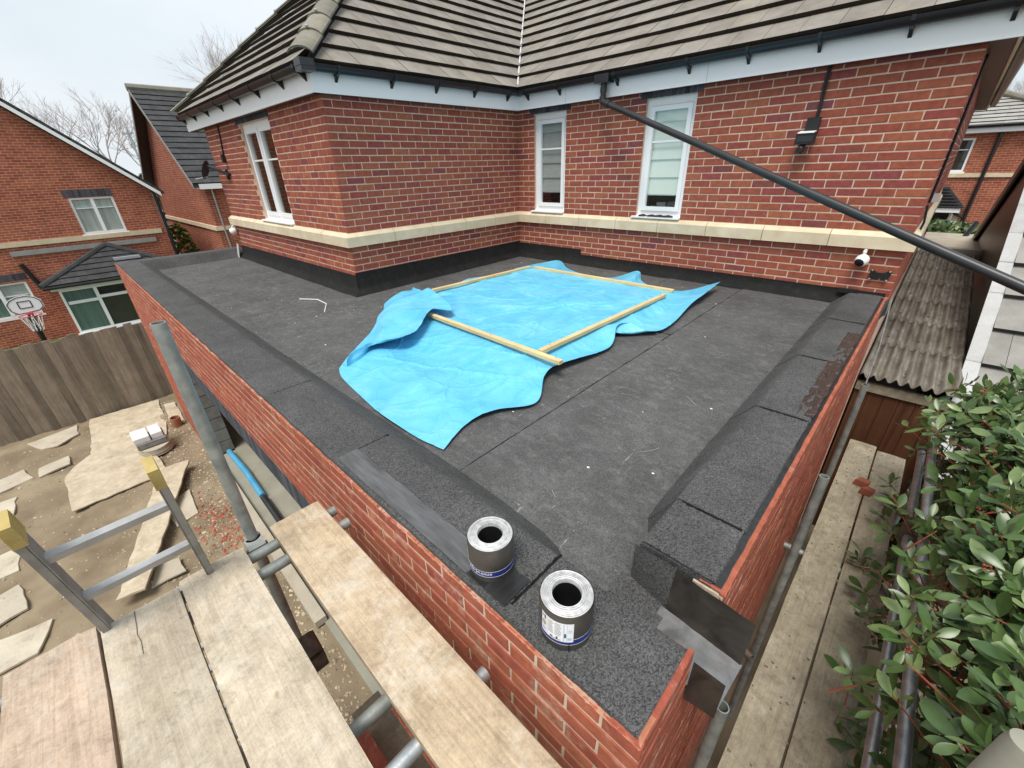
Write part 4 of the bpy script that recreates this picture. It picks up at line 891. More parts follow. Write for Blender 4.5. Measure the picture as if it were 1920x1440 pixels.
# ================================================================ SCAFFOLD AT THE FRONT
BZ = -.79          # top of the boards
def sboard(x0, x1, y0, y1, z, lab, mat='board', along='x', sag=0, group='scaffold boards beside the front wall', split=None):
    m_ = MB(); th = .038; n = 24
    def f(u, v):
        a = lerp(x0, x1, u) if along == 'x' else lerp(y0, y1, u); b = lerp(y0, y1, v) if along == 'x' else lerp(x0, x1, v)
        e = 0
        if v in (0.0, 1.0): e = .004 * noise.noise(V((a * 3, v * 5 + y0 * 9, x0)))
        if u in (0.0, 1.0): a += .006 * noise.noise(V((b * 12, u, y0)))
        zz = z + .0025 * noise.noise(V((a * 2, b * 9, 3))) - (.004 if v in (0.0, 1.0) else 0)
        return (a, b + e, zz) if along == 'x' else (b + e, a, zz)
    m_.grid(f, n, 8, flip=(along != 'x'))
    m_.grid(lambda u, v: V(f(u, round(v))) * 1.0 if False else V(f(u, 1.0)) - V((0, 0, th * v)), n, 1, flip=(along != 'x'))
    m_.grid(lambda u, v: V(f(u, 0.0)) - V((0, 0, th * (1 - v))), n, 1, flip=(along != 'x'))
    m_.grid(lambda u, v: V(f(0.0, u)) - V((0, 0, th * v)), 8, 1, flip=(along == 'y')); m_.grid(lambda u, v: V(f(1.0, u)) - V((0, 0, th * (1 - v))), 8, 1, flip=(along == 'y'))
    m_.grid(lambda u, v: V(f(u, v)) - V((0, 0, th)), n, 1, flip=(along == 'x'))
    o = m_.build('scaffold_board', mat, smooth=False); tag(o, lab, 'board', group); return o
sboard(3.27, 7.2, -5.262, -5.035, BZ, 'scaffold board right against the new brick front wall')
sboard(3.30, 7.1, -5.62, -5.384, BZ - .003, 'second scaffold board from the front wall', 'board_grey')
bo3 = sboard(3.33, 7.15, -5.862, -5.627, BZ, 'third scaffold board from the wall, split lengthwise at its end', 'board_grey')
sboard(3.30, 7.15, -6.105, -5.872, BZ + .002, 'outermost pinkish scaffold board at the ladder', 'board_pink')
# long crack in the third board
m = MB(); pts = [(3.335, -5.765), (3.38, -5.767), (3.42, -5.768), (3.46, -5.772), (3.5, -5.766), (3.56, -5.768)]
for (a, b) in zip(pts, pts[1:]): m.bar((a[0], a[1], BZ + .0012), (b[0], b[1], BZ + .0012), .0013, .003)
m.build('crack', 'rust', bo3)
def stube(a, b, lab, mat='steel_dull', group='scaffold tubes', r=.0242, name='scaffold_tube'):
    m_ = MB(); m_.pipe(a, b, r, r - .004, 16); return tag(m_.build(name, mat, smooth=True), lab, 'scaffold tube', group)
TZ = BZ - .041 - .0245
stube((3.345, -6.3, TZ), (3.322, -4.985, TZ), 'horizontal tube under the very ends of the front boards')
stube((3.462, -6.3, TZ - .002), (3.447, -4.975, TZ - .002), 'horizontal tube just behind the board ends, second from the left')
stube((4.437, -6.3, TZ), (4.437, -4.99, TZ), 'pale galvanised tube end poking out between board and wall', 'steel')
stube((4.20, -6.3, TZ - .09), (4.22, -5.1, TZ - .09), 'dark lower tube crossing the gap between the first two boards')
stube((3.215, -5.332, GROUND), (3.215, -5.332, .205), 'tall upright scaffold pole rising in front of the extension wall', group='scaffold uprights', name='scaffold_pole')
stube((4.43, -5.60, -2.5), (4.43, -5.33, -2.46), 'short tube stub below the gap between the boards', 'rust')
cp = thing('scaffold_coupler', 'rusty coupler with bolt clamped below the gap between the boards', 'coupler', (3.75, -5.34, -1.15))
m = MB(); m.tube([(3.70, -5.345, -1.05), (3.78, -5.345, -1.09)], .038, 12); m.box(3.7, 3.8, -5.38, -5.31, -1.16, -1.08); m.build('body', 'rust', cp, True)
m = MB(); m.tube([(3.76, -5.36, -1.06), (3.76, -5.36, -1.2)], .01, 8); m.tube([(3.76, -5.36, -1.12), (3.76, -5.36, -1.15)], .018, 6); m.build('bolt', 'rust', cp)
cp2 = thing('scaffold_coupler', 'grey coupler joining the tall pole to the tubes at the board ends', 'coupler', (3.26, -5.34, -.87))
m = MB(); m.tube([(3.215, -5.332, -.92), (3.215, -5.332, -.84)], .034, 14); m.box(3.22, 3.3, -5.37, -5.30, -.91, -.84); m.build('body', 'steel_dull', cp2, True)
m = MB(); m.tube([(3.26, -5.39, -.87), (3.26, -5.29, -.87)], .009, 8); m.build('bolt', 'rust', cp2)
# ladder
ld = thing('ladder', 'aluminium ladder with yellow rubber caps leaning at the end of the scaffold boards', 'ladder', (2.47, -5.68, GROUND))
LT, LB = V((3.50, 0, -.165)), V((2.50, 0, GROUND + .03)); ldir = (LT - LB).normalized(); lnrm = V((ldir.z, 0, -ldir.x))
for y, lab in ((-5.835, 0), (-5.53, 1)):
    m = MB(); a = LB + V((0, y, 0)); b = LT + V((0, y, 0)); c = (a + b) / 2
    # channel section: web and two flanges
    m.obox(c, (b - a) / 2, V((0, .0025, 0)), lnrm * .034)
    for s_ in (-1, 1): m.obox(c + lnrm * (.0315 * s_) + V((0, .011 * (1 if y < -5.7 else -1), 0)) * -1, (b - a) / 2, V((0, .011, 0)), lnrm * .0025)
    st = m.build('stile', 'alu_dull', ld)
    m = MB(); e = b + ldir * .005
    m.obox(e - ldir * .035 + V((0, -.008 if y < -5.7 else .008, 0)), ldir * .045, V((0, .0145, 0)), lnrm * .036)
    cpo = m.build('end_cap', 'yellow_rubber', ld)
    for k in range(9):
        m = MB(); m.obox(e - ldir * (.075 - k * .009) + V((0, -.008 if y < -5.7 else .008, 0)), ldir * .0025, V((0, .0155, 0)), lnrm * .037); m.build('rib', 'yellow_rubber', cpo)
k = 0; s_ = 3.45
Ltot = (LT - LB).length
while s_ > .2:
    p = LB + ldir * s_ if s_ < Ltot - .15 else None
    if p:
        m = MB(); m.bar(p + V((0, -5.835, 0)), p + V((0, -5.53, 0)), .03, .026, tuple(lnrm)); m.build('rung', 'aluminium', ld)
    s_ -= .25

# ================================================================ YARD
def flat(poly, z, th, name, mat, lab, cat, group=None, skew=(0, 0)):
    rg = random.Random(hash(lab) % 1000 if False else len(lab) * 7); pp = []
    for (x0, y0), (x1, y1) in zip(poly, poly[1:] + poly[:1]):
        n_ = max(1, int(math.dist((x0, y0), (x1, y1)) / .13))
        for i in range(n_): pp.append((lerp(x0, x1, i / n_) + rg.uniform(-.012, .012), lerp(y0, y1, i / n_) + rg.uniform(-.012, .012)))
    poly = pp; skew = (rg.uniform(-.005, .005), rg.uniform(-.005, .005)) if skew == (0, 0) else skew
    m_ = MB(); m_.prism([(x, y, z + skew[0] * (x - poly[0][0]) + skew[1] * (y - poly[0][1])) for x, y in poly], (0, 0, th)); o = m_.build(name, mat); bv = o.modifiers.new('b', 'BEVEL'); bv.width = .004; bv.segments = 1
    return tag(o, lab, cat, group)
G = GROUND + .05
flat([(-6.2, -6.3), (-6.15, -5.17), (-4.85, -5.245), (-3.9, -5.39), (-3.95, -5.56), (-4.36, -6.40)], G - .02, .022, 'plywood_sheet', 'ply', 'large plywood sheet on the dirt next to the fence', 'plywood', 'plywood sheets on the yard')
flat([(-3.985, -6.752), (-4.256, -6.628), (-4.5, -6.41), (-3.987, -5.62), (-2.86, -5.54), (-2.808, -6.715)], G + .004, .022, 'plywood_sheet', 'ply', 'large plywood sheet with a cut corner in the middle of the yard', 'plywood', 'plywood sheets on the yard')
flat([(-5.73, -5.14), (-5.68, -4.95), (-4.5, -4.97), (-4.62, -5.2)], G + .006, .02, 'plywood_sheet', 'ply', 'narrow plywood strip at the foot of the extension corner', 'plywood', 'plywood sheets on the yard')
flat([(-2.842, -5.63), (-2.777, -5.243), (-.253, -6.17), (-.283, -6.432)], G + .10, .035, 'plank', 'ply', 'long plank lying diagonally across the yard behind the ladder', 'plank')
flat([(-2.1, -5.42), (-1.4, -5.44), (-1.3, -5.72), (-1.9, -5.8)], G - .02, .025, 'slab_piece', 'slab', 'small slab under the middle of the diagonal plank', 'slab', 'paving pieces on the yard')
flat([(-.72, -6.05), (-.66, -5.83), (-.34, -5.81), (-.36, -6.16)], G - .02, .025, 'slab_piece', 'slab', 'small slab beside the near end of the diagonal plank', 'slab', 'paving pieces on the yard')
for pl, lab in (([(-5.903, -7.201), (-6.103, -6.493), (-5.65, -6.50), (-5.394, -6.8), (-5.45, -7.0)], 'ragged pale board piece at the foot of the fence'),
                ([(-4.701, -7.06), (-4.806, -6.663), (-4.477, -6.671), (-4.349, -7.058)], 'oblong paving slab left of the large plywood sheet'),
                ([(-4.693, -7.7), (-4.845, -7.225), (-4.404, -7.107), (-4.2, -7.7)], 'paving slab at the picture edge in the row nearest the fence'),
                ([(-3.944, -7.7), (-3.95, -7.303), (-3.42, -7.335), (-3.444, -7.7)], 'small paving slab left of the yellow ladder cap'),
                ([(-2.445, -7.6), (-2.464, -7.321), (-2.24, -7.255), (-1.943, -7.258), (-1.902, -7.6)], 'paving slab behind the left ladder stile with a cut corner'),
                ([(-1.522, -7.6), (-1.645, -7.251), (-1.112, -7.174), (-1.0, -7.6)], 'paving slab below the cut cornered one, second nearest the boards'),
                ([(-.85, -7.6), (-.703, -6.987), (-.29, -7.098), (-.3, -7.6)], 'paving slab nearest the corner of the scaffold boards')):
    flat(pl, G - .02, .03, 'paving_slab', 'slab', lab, 'slab', 'paving pieces on the yard')
# stack of pavers and white blocks
for k in range(4):
    z = G + .005 + k * .035; o = MB(); rr = .30 - .006 * k; cx, cy = -3.86 + .008 * (k % 2), -5.55
    o.prism([(cx + rr * 1.05 * math.cos(2 * math.pi * i / 28), cy + rr * .85 * math.sin(2 * math.pi * i / 28), z) for i in range(28)], (0, 0, .026))
    tag(o.build('round_slab', 'slab'), ['lowest', 'second lowest', 'second highest', 'topmost'][k] + ' round brown slab under the white blocks', 'slab', 'round slabs in the stack')
for k, (x0, x1, y0, y1, z0, mt, lab) in enumerate(((-4.12, -3.68, -5.78, -5.36, .15, 'block', 'wide dark block under the two white blocks'), (-4.12, -3.72, -5.79, -5.565, .252, 'white_block', 'left white concrete block on top of the slab stack'), (-4.12, -3.74, -5.545, -5.38, .252, 'white_block', 'right white concrete block on top of the slab stack'))):
    o = MB(); o.box(x0, x1, y0, y1, G + z0, G + z0 + .1); b = o.build('concrete_block', mt); bv = b.modifiers.new('b', 'BEVEL'); bv.width = .006; tag(b, lab, 'block')
m = MB(); m.pipe((-4.55, -5.12, GROUND - .05), (-4.53, -5.11, GROUND + .22), .085, .07, 18); tag(m.build('drain_pipe', 'terracotta', smooth=True), 'stub of terracotta drain pipe standing in the dirt near the wall', 'drain pipe')
m = MB(); A1, B1 = V((-2.6, -4.70, -3.57)), V((-.95, -4.70, -3.57)); m.tube([A1, A1.lerp(B1, .5) + V((0, .02, 0)), B1], .045, 12); tag(m.build('plastic_roll', 'blue_pipe', smooth=True), 'long roll wrapped in blue plastic lying along the door threshold', 'roll')
m = MB(); m.bar((-2.6, -4.93, -3.60), (1.6, -4.96, -3.60), .12, .09); tag(m.build('threshold_beam', 'slab'), 'grey concrete sill beam along the door opening', 'beam')
m = MB(); m.tube([(-.9, -4.70, -3.57), (1.4, -4.74, -3.57)], .045, 10); tag(m.build('black_pipe', 'pipe_plastic', smooth=True), 'black pipe continuing past the blue roll on the threshold', 'pipe')
rs = random.Random(11); st = MB(); rd = MB()
def rock(mm, c, s_):
    a = rs.uniform(0, 6.3); ca, sa = math.cos(a), math.sin(a); vs = [(1, 0, -.3), (-.4, .9, -.3), (-.5, -.8, -.3), (.1, .1, .8), (.6, .7, .1), (-.9, .1, .2)]
    mm.add([(c[0] + s_ * (x * ca - y * sa), c[1] + s_ * (x * sa + y * ca), c[2] + s_ * .7 * z) for x, y, z in vs], [(0, 4, 3), (4, 1, 3), (1, 5, 3), (5, 2, 3), (2, 0, 3), (0, 1, 4), (1, 2, 5), (0, 2, 1)])
for k in range(5200):
    x = rs.uniform(-6, 5); y = -4.96 - abs(rs.gauss(0, .55)) if k % 4 else rs.uniform(-8, -5)
    rock(st, (x, y, yz(x, y) + .003), rs.uniform(.006, .022) * (1.8 if rs.random() < .06 else 1))
for k in range(160): x, y = rs.gauss(-.9, .45), rs.gauss(-5.3, .13); rock(rd, (x, y, yz(x, y) + .008), rs.uniform(.012, .035))
tag(st.build('stones', 'stones'), 'loose stones and gravel strewn over the dirt yard', 'gravel')['kind'] = 'stuff'
tag(rd.build('brick_rubble', 'red_rubble'), 'heap of broken red brick rubble in front of the wall', 'rubble')['kind'] = 'stuff'
# things seen through the gap under the boards
m = MB(); m.bar((3.6, -5.2, -1.95), (7, -5.2, -1.95), .16, .04); tag(m.build('lower_board', 'board_dirty_shaded'), 'lower scaffold board glimpsed through the gap between the boards', 'board')
for k in range(8):
    m = MB(); m.box(3.75 + k * .225, 3.965 + k * .225, -5.36, -5.26, -1.925, -1.86); tag(m.build('loose_brick', 'brick_new'), ['nearest the pole', 'second from the pole', 'third from the pole', 'fourth from the pole', 'fifth from the pole', 'sixth from the pole', 'seventh from the pole', 'farthest from the pole'][k] + ', loose red brick under the gap between the boards', 'brick', 'loose bricks under the boards')

# ================================================================ FENCE
fn = thing('board_fence', 'weathered grey brown closeboard fence along the far side of the yard', 'fence', (-6.33, -6, GROUND))
FX = -6.3; y = -9.2; k = 0
bm = {}
while y < -3.1:
    w_ = .118; kk = k % 5; h_ = 1.72 + .012 * ((k * 7) % 5)
    if kk not in bm:
        q = MB(); q.add([(0, 0, 0), (0, w_ + .018, 0), (.006, w_ + .018, 0), (.034, 0, 0)] + [(0, 0, h_), (0, w_ + .018, h_ + .006), (.006, w_ + .018, h_ + .006), (.034, 0, h_)], [(0, 1, 2, 3), (7, 6, 5, 4), (0, 3, 7, 4), (3, 2, 6, 7), (2, 1, 5, 6), (1, 0, 4, 5)]); bm[kk] = q.mesh('fence_board', 'fence')
    gap = .012 if k in (9, 23, 33, 44) else 0
    o = bpy.data.objects.new('fence_board', bm[kk]); o.location = (FX + .004 * math.sin(k * 3.3), y + gap, GROUND - .02 + .015 * math.sin(k * 1.7)); o.rotation_euler = (.004 * math.sin(k * 2.1), 0, 0); link(o, fn); o.location = V(o.location)
    y += w_ + gap; k += 1
for zz in (-3.35, -2.75, -2.2): q = MB(); q.box(FX - .05, FX - .004, -9.2, -3.1, zz, zz + .07); q.build('rail', 'fence', fn)
for yy in (-8.1, -6.3, -4.5): q = MB(); q.box(FX - .12, FX - .05, yy, yy + .08, GROUND - .2, -2.02); q.build('post', 'fence', fn)
m = MB(); m.pipe((FX - .25, -6.72, -2.10), (FX - .25, -6.3, -2.06), .045, .038, 12)

# ================================================================ NEIGHBOURS ON THE LEFT
def house_window(parent, axis, face, a, b, z0, z1, cols, trans=None, back='interior', curt=None, sgn=1):
    """window in wall facing +X (axis 'x') or -Y (axis 'y'); a..b runs along the wall"""
    def bx(mm, p, q, d0, d1, e0, e1, m_=0):
        if axis == 'x': mm.box(face + min(d0, d1) * 1, face + max(d0, d1) * 1, p, q, e0, e1, m_)
        else: mm.box(p, q, face - max(d0, d1), face - min(d0, d1), e0, e1, m_)
    fr = MB(); t_ = .06
    bx(fr, a, b, .0, .05, z0, z0 + t_); bx(fr, a, b, .0, .05, z1 - t_, z1); bx(fr, a, a + t_, .0, .05, z0 + t_, z1 - t_); bx(fr, b - t_, b, .0, .05, z0 + t_, z1 - t_)
    wn = fr.build('window', 'upvc', parent); cw = (b - a - 2 * t_) / cols
    for c in range(cols):
        p, q = a + t_ + cw * c, a + t_ + cw * (c + 1)
        if c: mu = MB(); bx(mu, p - .045, p + .045, .002, .055, z0 + t_, z1 - t_); mu.build('mullion', 'upvc', wn)
        pn = MB(); bx(pn, p, q, .012, .018, z0 + t_, z1 - t_); pn.build('pane', 'glass', wn)
        tz = (trans[c] if isinstance(trans, (list, tuple)) else trans) if trans else None
        if tz: tb = MB(); bx(tb, p + .03, q - .03, .004, .04, tz - (.045 if trans and isinstance(trans, (list, tuple)) else .012), tz + (.045 if isinstance(trans, (list, tuple)) else .012)); tb.build('transom', 'upvc', wn)
        if curt:
            cu = MB(); bx(cu, p, q, -.02, -.01, z0, z1) ; cu.build('curtain', curt[c % len(curt)], wn)
    bk_ = MB(); bx(bk_, a, b, -.06, -.03, z0, z1); bk_.build('room_back', back, wn)
    sl = MB(); bx(sl, a - .05, b + .05, .0, .09, z0 - .05, z0 - .001); sl.build('sill', 'upvc', wn); return wn
hl = thing('gable_house', 'red brick house with white bargeboard at the far left beyond the fence', 'house', (-15, -7, -4))
XL = -15.0; yr, zr = -7.4, 4.62; s_ = (2.72 - .39) / 2.66
WL = [(-4.78, -3.68, -.89, .2), (-7.9, -6.6, -3.1, -2.06)]
m = MB(); panel(m, 'y', XL, -.3, (-12.2, -2.62), -4.05, .3, [(-4.78, -3.68, -.89, .2)] + [WL[1]]); m.build('wall', 'brick_far', hl)
m = MB(); m.prism([(XL - .3, -12.2, .302), (XL - .3, -2.62, .302), (XL - .3, yr, zr - .18)], (.3, 0, 0)); m.build('gable', 'brick_far', hl)
m = MB(); m.box(XL - 8, XL - .3, -2.92, -2.62, -4.05, .3); m.build('wall', 'brick_far', hl)
m = MB()
for e, sg in ((-2.35, 1), (-12.45, -1)):
    ze = zr - (abs(e - yr)) * s_; m.prism([(XL - 8, e, ze), (XL - 8, yr, zr), (XL - 8, yr, zr + .13), (XL - 8, e, ze + .13)], (8.22, 0, 0))
rf = m.build('roof', 'slate_dark', hl)
for i in range(22):  # stepped verge ends of the tile courses
    y0 = -2.30 - i * .26; z0 = zr - (yr - y0) * -s_ if False else zr - (y0 - yr) * s_; q = MB()
    q.prism([(XL + .10, y0, z0 + .03), (XL + .10, y0 - .30, z0 + .03 + .3 * s_ - .03), (XL + .10, y0 - .30, z0 + .09 + .3 * s_ - .03), (XL + .10, y0, z0 + .12)], (.16, 0, 0)); q.build('verge_tile', 'slate_dark', rf)
m = MB(); e = -2.4; ze = zr - (e - yr) * s_; m.prism([(XL + .22, e, ze - .12), (XL + .22, yr, zr - .12), (XL + .22, yr, zr + .01), (XL + .22, e, ze + .01)], (.05, 0, 0)); m.build('bargeboard', 'upvc', hl)
m = MB(); m.box(XL, XL + .05, -12, -2.75, -1.06, -.92); m.build('stone_band', 'stone_band', hl)
for i in range(16): q = MB(); q.box(XL, XL + .012, -4.86 + i * .075, -4.86 + i * .075 + .066, .22, .43); q.build('lintel_brick', 'brick_blue', hl)
for i in range(19): q = MB(); q.box(XL, XL + .012, -7.95 + i * .075, -7.95 + i * .075 + .066, -2.0, -1.80); q.build('lintel_brick', 'brick_blue', hl)
house_window(hl, 'x', XL - .08, *WL[0], 2, -.12, curt=['curtain', 'curtain']); house_window(hl, 'x', XL - .08, *WL[1], 2, -2.45, curt=['curtain_green', 'curtain'])
m = MB(); m.box(XL, XL + .06, -6.6, -3.0, -1.32, -1.18); m.build('lead_flashing', 'slate_light', hl)
m = MB(); m.tube([(XL + .12, -2.58, .25), (XL + .12, -2.58, -4)], .05, 8); m.build('downpipe', 'black_plastic', hl)
m = MB(); m.tube([(XL + .08, -6.5, -1.55), (XL + .1, -6.35, -2.2)], .06, 8); m.build('black_pipe', 'black_plastic', hl)
# sun room in front of it
bay = thing('sun_room', 'small sun room with grey hipped tile roof and white window beyond the fence', 'sun room', (-14.2, -4.6, -4))
XB = -13.8
m = MB(); panel(m, 'y', XB, -.2, (-6.1, -2.8), -4.05, -2.2, [(-6.0, -4.35, -3.66, -2.3)]); m.box(XL, XB - .2, -6.1, -5.9, -4.05, -2.2); m.box(XL, XB - .2, -3.0, -2.8, -4.05, -2.2); m.build('wall', 'brick_far', bay)
house_window(bay, 'x', XB - .03, -6.0, -4.35, -3.68, -2.3, 2, [-2.72, -2.66], curt=['curtain_green', 'interior'])
m = MB(); m.box(XB, XB + .08, -6.15, -2.75, -2.3, -2.2); m.build('fascia_board', 'upvc', bay)
m = MB(); m.tube([(XB + .2, -6.3, -2.17), (XB + .2, -2.6, -2.17)], .05, 8); m.build('gutter', 'black_plastic', bay)
ap = V((XL + .02, -4.4, -1.28)); ER = -2.14; ya, yb = -6.3, -2.55; xe = XB + .16
rfb = MB(); rfb.add([(xe, ya, ER), (xe, yb, ER), ap, (XL, ya, ER), (XL, yb, ER)], [(0, 1, 2), (3, 0, 2), (1, 4, 2)]); rb = rfb.build('roof', 'slate_dark', bay)
TBy = Tiles(); vv = (ap - V((xe, ap.y, ER))); vl = vv.length; vv.normalize()
TBy.slope(rb, (xe, ya, ER + .02), (0, 1, 0), tuple(vv), [(.05, 0), (yb - ya - .05, 0), (ap.y - ya, vl)], .45, .25, th=.02, lift=.03); TBy.finish(['slate_dark', 'tile_edge'], 300)
for p in (V((xe, ya, ER + .03)), V((xe, yb, ER + .03))):
    q = MB(); q.tube([p, ap + V((0, 0, .03))], .09, 8); q.build('hip_ridge', 'slate_dark', rb, True)
m = MB(); m.box(XL + .2, XL + .8, -4.4, -3.7, -1.70, -1.62); m.build('rooflight', 'label_grey', bay)
# basketball hoop
bb = thing('basketball_hoop', 'white basketball backboard with net on a dark post behind the fence', 'basketball hoop', (-10.5, -6.45, -3.95))
XH = -10.5
m = MB(); pl = [(-6.86, -2.10), (-6.88, -1.93), (-6.80, -1.84), (-6.66, -1.78), (-6.5, -1.77), (-6.36, -1.82), (-6.27, -1.92), (-6.26, -2.08), (-6.36, -2.17), (-6.76, -2.20)]
m.prism([(XH, y_, z_) for y_, z_ in pl], (.03, 0, 0)); bo = m.build('backboard', 'net_white', bb)
q = MB(); n_ = len(pl); cc = V((XH + .033, -6.57, -1.98)); pi = [cc + (V((XH + .033, y_, z_)) - cc) * .93 for y_, z_ in pl]
for i in range(n_): q.bar(pi[i], pi[(i + 1) % n_], .016, .01, (1, 0, 0))
for a, b in (((-6.68, -2.06), (-6.46, -2.06)), ((-6.46, -2.06), (-6.46, -1.9)), ((-6.46, -1.9), (-6.68, -1.9)), ((-6.68, -1.9), (-6.68, -2.06))): q.bar((XH + .033, *a), (XH + .033, *b), .018, .01, (1, 0, 0))
q.build('board_lines', 'black', bo)
q = MB(); hc = V((XH + .28, -6.56, -2.2)); q.tube([hc + V((.2 * math.cos(2 * math.pi * i / 18), .2 * math.sin(2 * math.pi * i / 18), 0)) for i in range(19)], .012, 6, caps=False); q.bar((XH, -6.56, -2.2), (XH + .1, -6.56, -2.2), .1, .05); q.build('rim', 'net_red', bb)
q = MB()
for i in range(10):
    a = 2 * math.pi * i / 10; a2 = a + .4
    q.tube([hc + V((.2 * math.cos(a), .2 * math.sin(a), 0)), hc + V((.1 * math.cos(a2), .1 * math.sin(a2), -.38))], .007, 4); q.tube([hc + V((.2 * math.cos(a), .2 * math.sin(a), 0)), hc + V((.1 * math.cos(a - .4), .1 * math.sin(a - .4), -.38))], .007, 4)
q.build('net', 'net_white', bb)
q = MB(); q.tube([(XH - .05, -6.56, -1.95), (XH - .1, -6.6, -2.6), (XH - .12, -6.58, -3.97)], [.05, .06, .045], 10); q.build('post', 'black', bb, True)
bl = MB(); bl.tube([(-11.5, -7.4, -3.9), (-11.55, -7.3, -3.35)], .02, 6); tag(bl.build('garden_tool', 'board'), 'pale wooden tool handle leaning on the lawn beyond the fence', 'tool')
bl = MB(); bl.tube([(-13, -6.3, -3.9), (-13, -5.9, -3.88)], .05, 8); tag(bl.build('water_pipe', 'blue_pipe'), 'short length of blue pipe on the lawn beside the sun room', 'pipe')
# second house: gable facing us, dark roof
h2 = thing('dark_roof_house', 'red brick house with black tiled roof seen between the left neighbour and the main house', 'house', (-17.5, 2, -4))
Y2 = -1.35; xc, xl, xr_, z_e, z_r = -13.5, -22.3, -17.9, .42, 3.55
m = MB(); m.box(xl, xc, Y2, Y2 + 7, -4.05, z_e); m.prism([(xl, Y2 + .001, z_e), (xc, Y2 + .001, z_e), (xr_, Y2 + .001, z_r - .1)], (0, 6.9, 0)); m.build('wall', 'brick_far', h2)
sl2 = (z_r - z_e) / (xc + .25 - xr_)
rf2 = MB(); yv = Y2 - .35
for e, sg in ((xc + .35, 1), (xl - .35, -1)):
    zz = z_r - abs(e - xr_) * sl2; rf2.prism([(e, yv, zz), (xr_, yv, z_r), (xr_, yv, z_r + .1), (e, yv, zz + .1)], (0, 8, 0))
rr2 = rf2.build('roof', 'slate_dark', h2)
T2 = Tiles(); e = xc + .35; zz = z_r - abs(e - xr_) * sl2; vd = V((xr_ - e, 0, z_r - zz)); vl = vd.length; vd.normalize()
T2.slope(rr2, (e, yv - .02, zz + .12), (0, 1, 0), tuple(vd), [(0, 0), (8, 0), (8, vl), (0, vl)], .6, .33, th=.025, lift=.03); T2.finish(['slate_dark', 'tile_edge'], 120)
m = MB(); m.box(xl, xr_ + .15, yv - .06, yv - .02, -9, -9.001) if False else None
bb2 = MB(); zl = z_r - abs(xl - .35 - xr_) * sl2
bb2.prism([(xl - .35, yv - .03, zl - .16), (xr_, yv - .03, z_r - .16), (xr_, yv - .03, z_r), (xl - .35, yv - .03, zl)], (0, .03, 0)); bb2.prism([(e, yv - .03, zz - .02), (xr_, yv - .03, z_r - .02), (xr_, yv - .03, z_r + .12), (e, yv - .03, zz + .12)], (0, .02, 0)); bb2.build('bargeboard', 'slate_light', h2)
q = MB(); q.prism([(xl - .3, yv, zl - .03), (xr_, yv, z_r - .03), (xr_, yv, z_r - .05), (xl - .3, yv, zl - .05)], (0, .35, 0)); q.build('soffit', 'soffit_brown', h2)
q = MB(); q.tube([(xr_, yv - .05, z_r + .12), (xr_, 7, z_r + .12)], .13, 8); q.build('ridge', 'ridge', h2, True)
q = MB(); q.box(xl, xc + .05, Y2 - .05, Y2, -1.06, -.92); q.box(xc, xc + .05, Y2, 5, -1.06, -.92); q.build('stone_band', 'stone_band', h2)
q = MB(); q.box(xc + .02, xc + .36, Y2 - .2, 6, z_e - .12, z_e + .04); q.build('eave', 'upvc', h2)
q = MB(); q.tube([(xc + .06, Y2 + .2, z_e), (xc + .06, Y2 + .2, -1.0), (xc + .08, Y2 + .25, -4)], .03, 6); q.build('downpipe', 'steel', h2)
# passage wall and shrub between them
rs = random.Random(5)
def bush(name, c, rx, ry, rz, n, size, mat, lab, cat):
    t_ = thing(name, lab, cat, (c[0], c[1], c[2] - rz)); mm = MB()
    for k in range(n):
        d = V((rs.gauss(0, 1), rs.gauss(0, 1), rs.gauss(0, 1))).normalized() * (rs.uniform(.5, 1) ** .5); p = V(c) + V((d.x * rx, d.y * ry, d.z * rz)); a = V((rs.gauss(0, 1), rs.gauss(0, 1), rs.gauss(0, 1))).normalized(); b = a.orthogonal().normalized()
        mm.add([p - a * size, p + b * size * .5, p + a * size, p - b * size * .5], [(0, 1, 2, 3)])
    mm.build('foliage', mat, t_); q = MB(); q.tube([(c[0], c[1], c[2] - rz), (c[0], c[1], c[2])], .05, 6); q.build('stem', 'bark', t_)
leafmat('leaf_bright', (.05, .13, .015), (.09, .20, .03), (.13, .26, .05))
bush('garden_shrub', (-17.2, -1.95, -2.4), .6, .5, 1.5, 900, .09, 'leaf_bright', 'bright green shrub in the gap between the two left houses', 'shrub')
lp_ = thing('lamp_post', 'thin grey street lamp post in the distance between the left houses', 'lamp post', (-51, 2.6, -4))
q = MB(); q.tube([(-51, 2.62, -4), (-53.69, 2.86, 4.62)] if False else [(-52.3, 2.75, -4), (-52.3, 2.75, 4.5)], .09, 6); q.build('post', 'steel', lp_); q = MB(); q.bar((-52.3, 2.2, 4.5), (-52.3, 3.1, 4.55), .2, .12); q.build('lamp_head', 'steel', lp_)
# distant scrub bank
m = MB(); rs = random.Random(9)
for k in range(2600):
    y = rs.uniform(-10, 40); x = -62 + rs.uniform(-5, 5); z = rs.uniform(-4, .6 + 1.2 * noise.noise(V((y * .15, 0, 0)))); s_ = rs.uniform(.4, .9); a = V((rs.gauss(0, 1), rs.gauss(0, 1), rs.gauss(0, 1))).normalized() * s_; b = a.orthogonal().normalized() * s_ * .6
    m.add([V((x, y, z)) - a, V((x, y, z)) + b, V((x, y, z)) + a, V((x, y, z)) - b], [(0, 1, 2, 3)])
tag(m.build('far_hedge', 'far_scrub'), 'distant brown hedge bank behind the left houses', 'hedge')['kind'] = 'stuff'

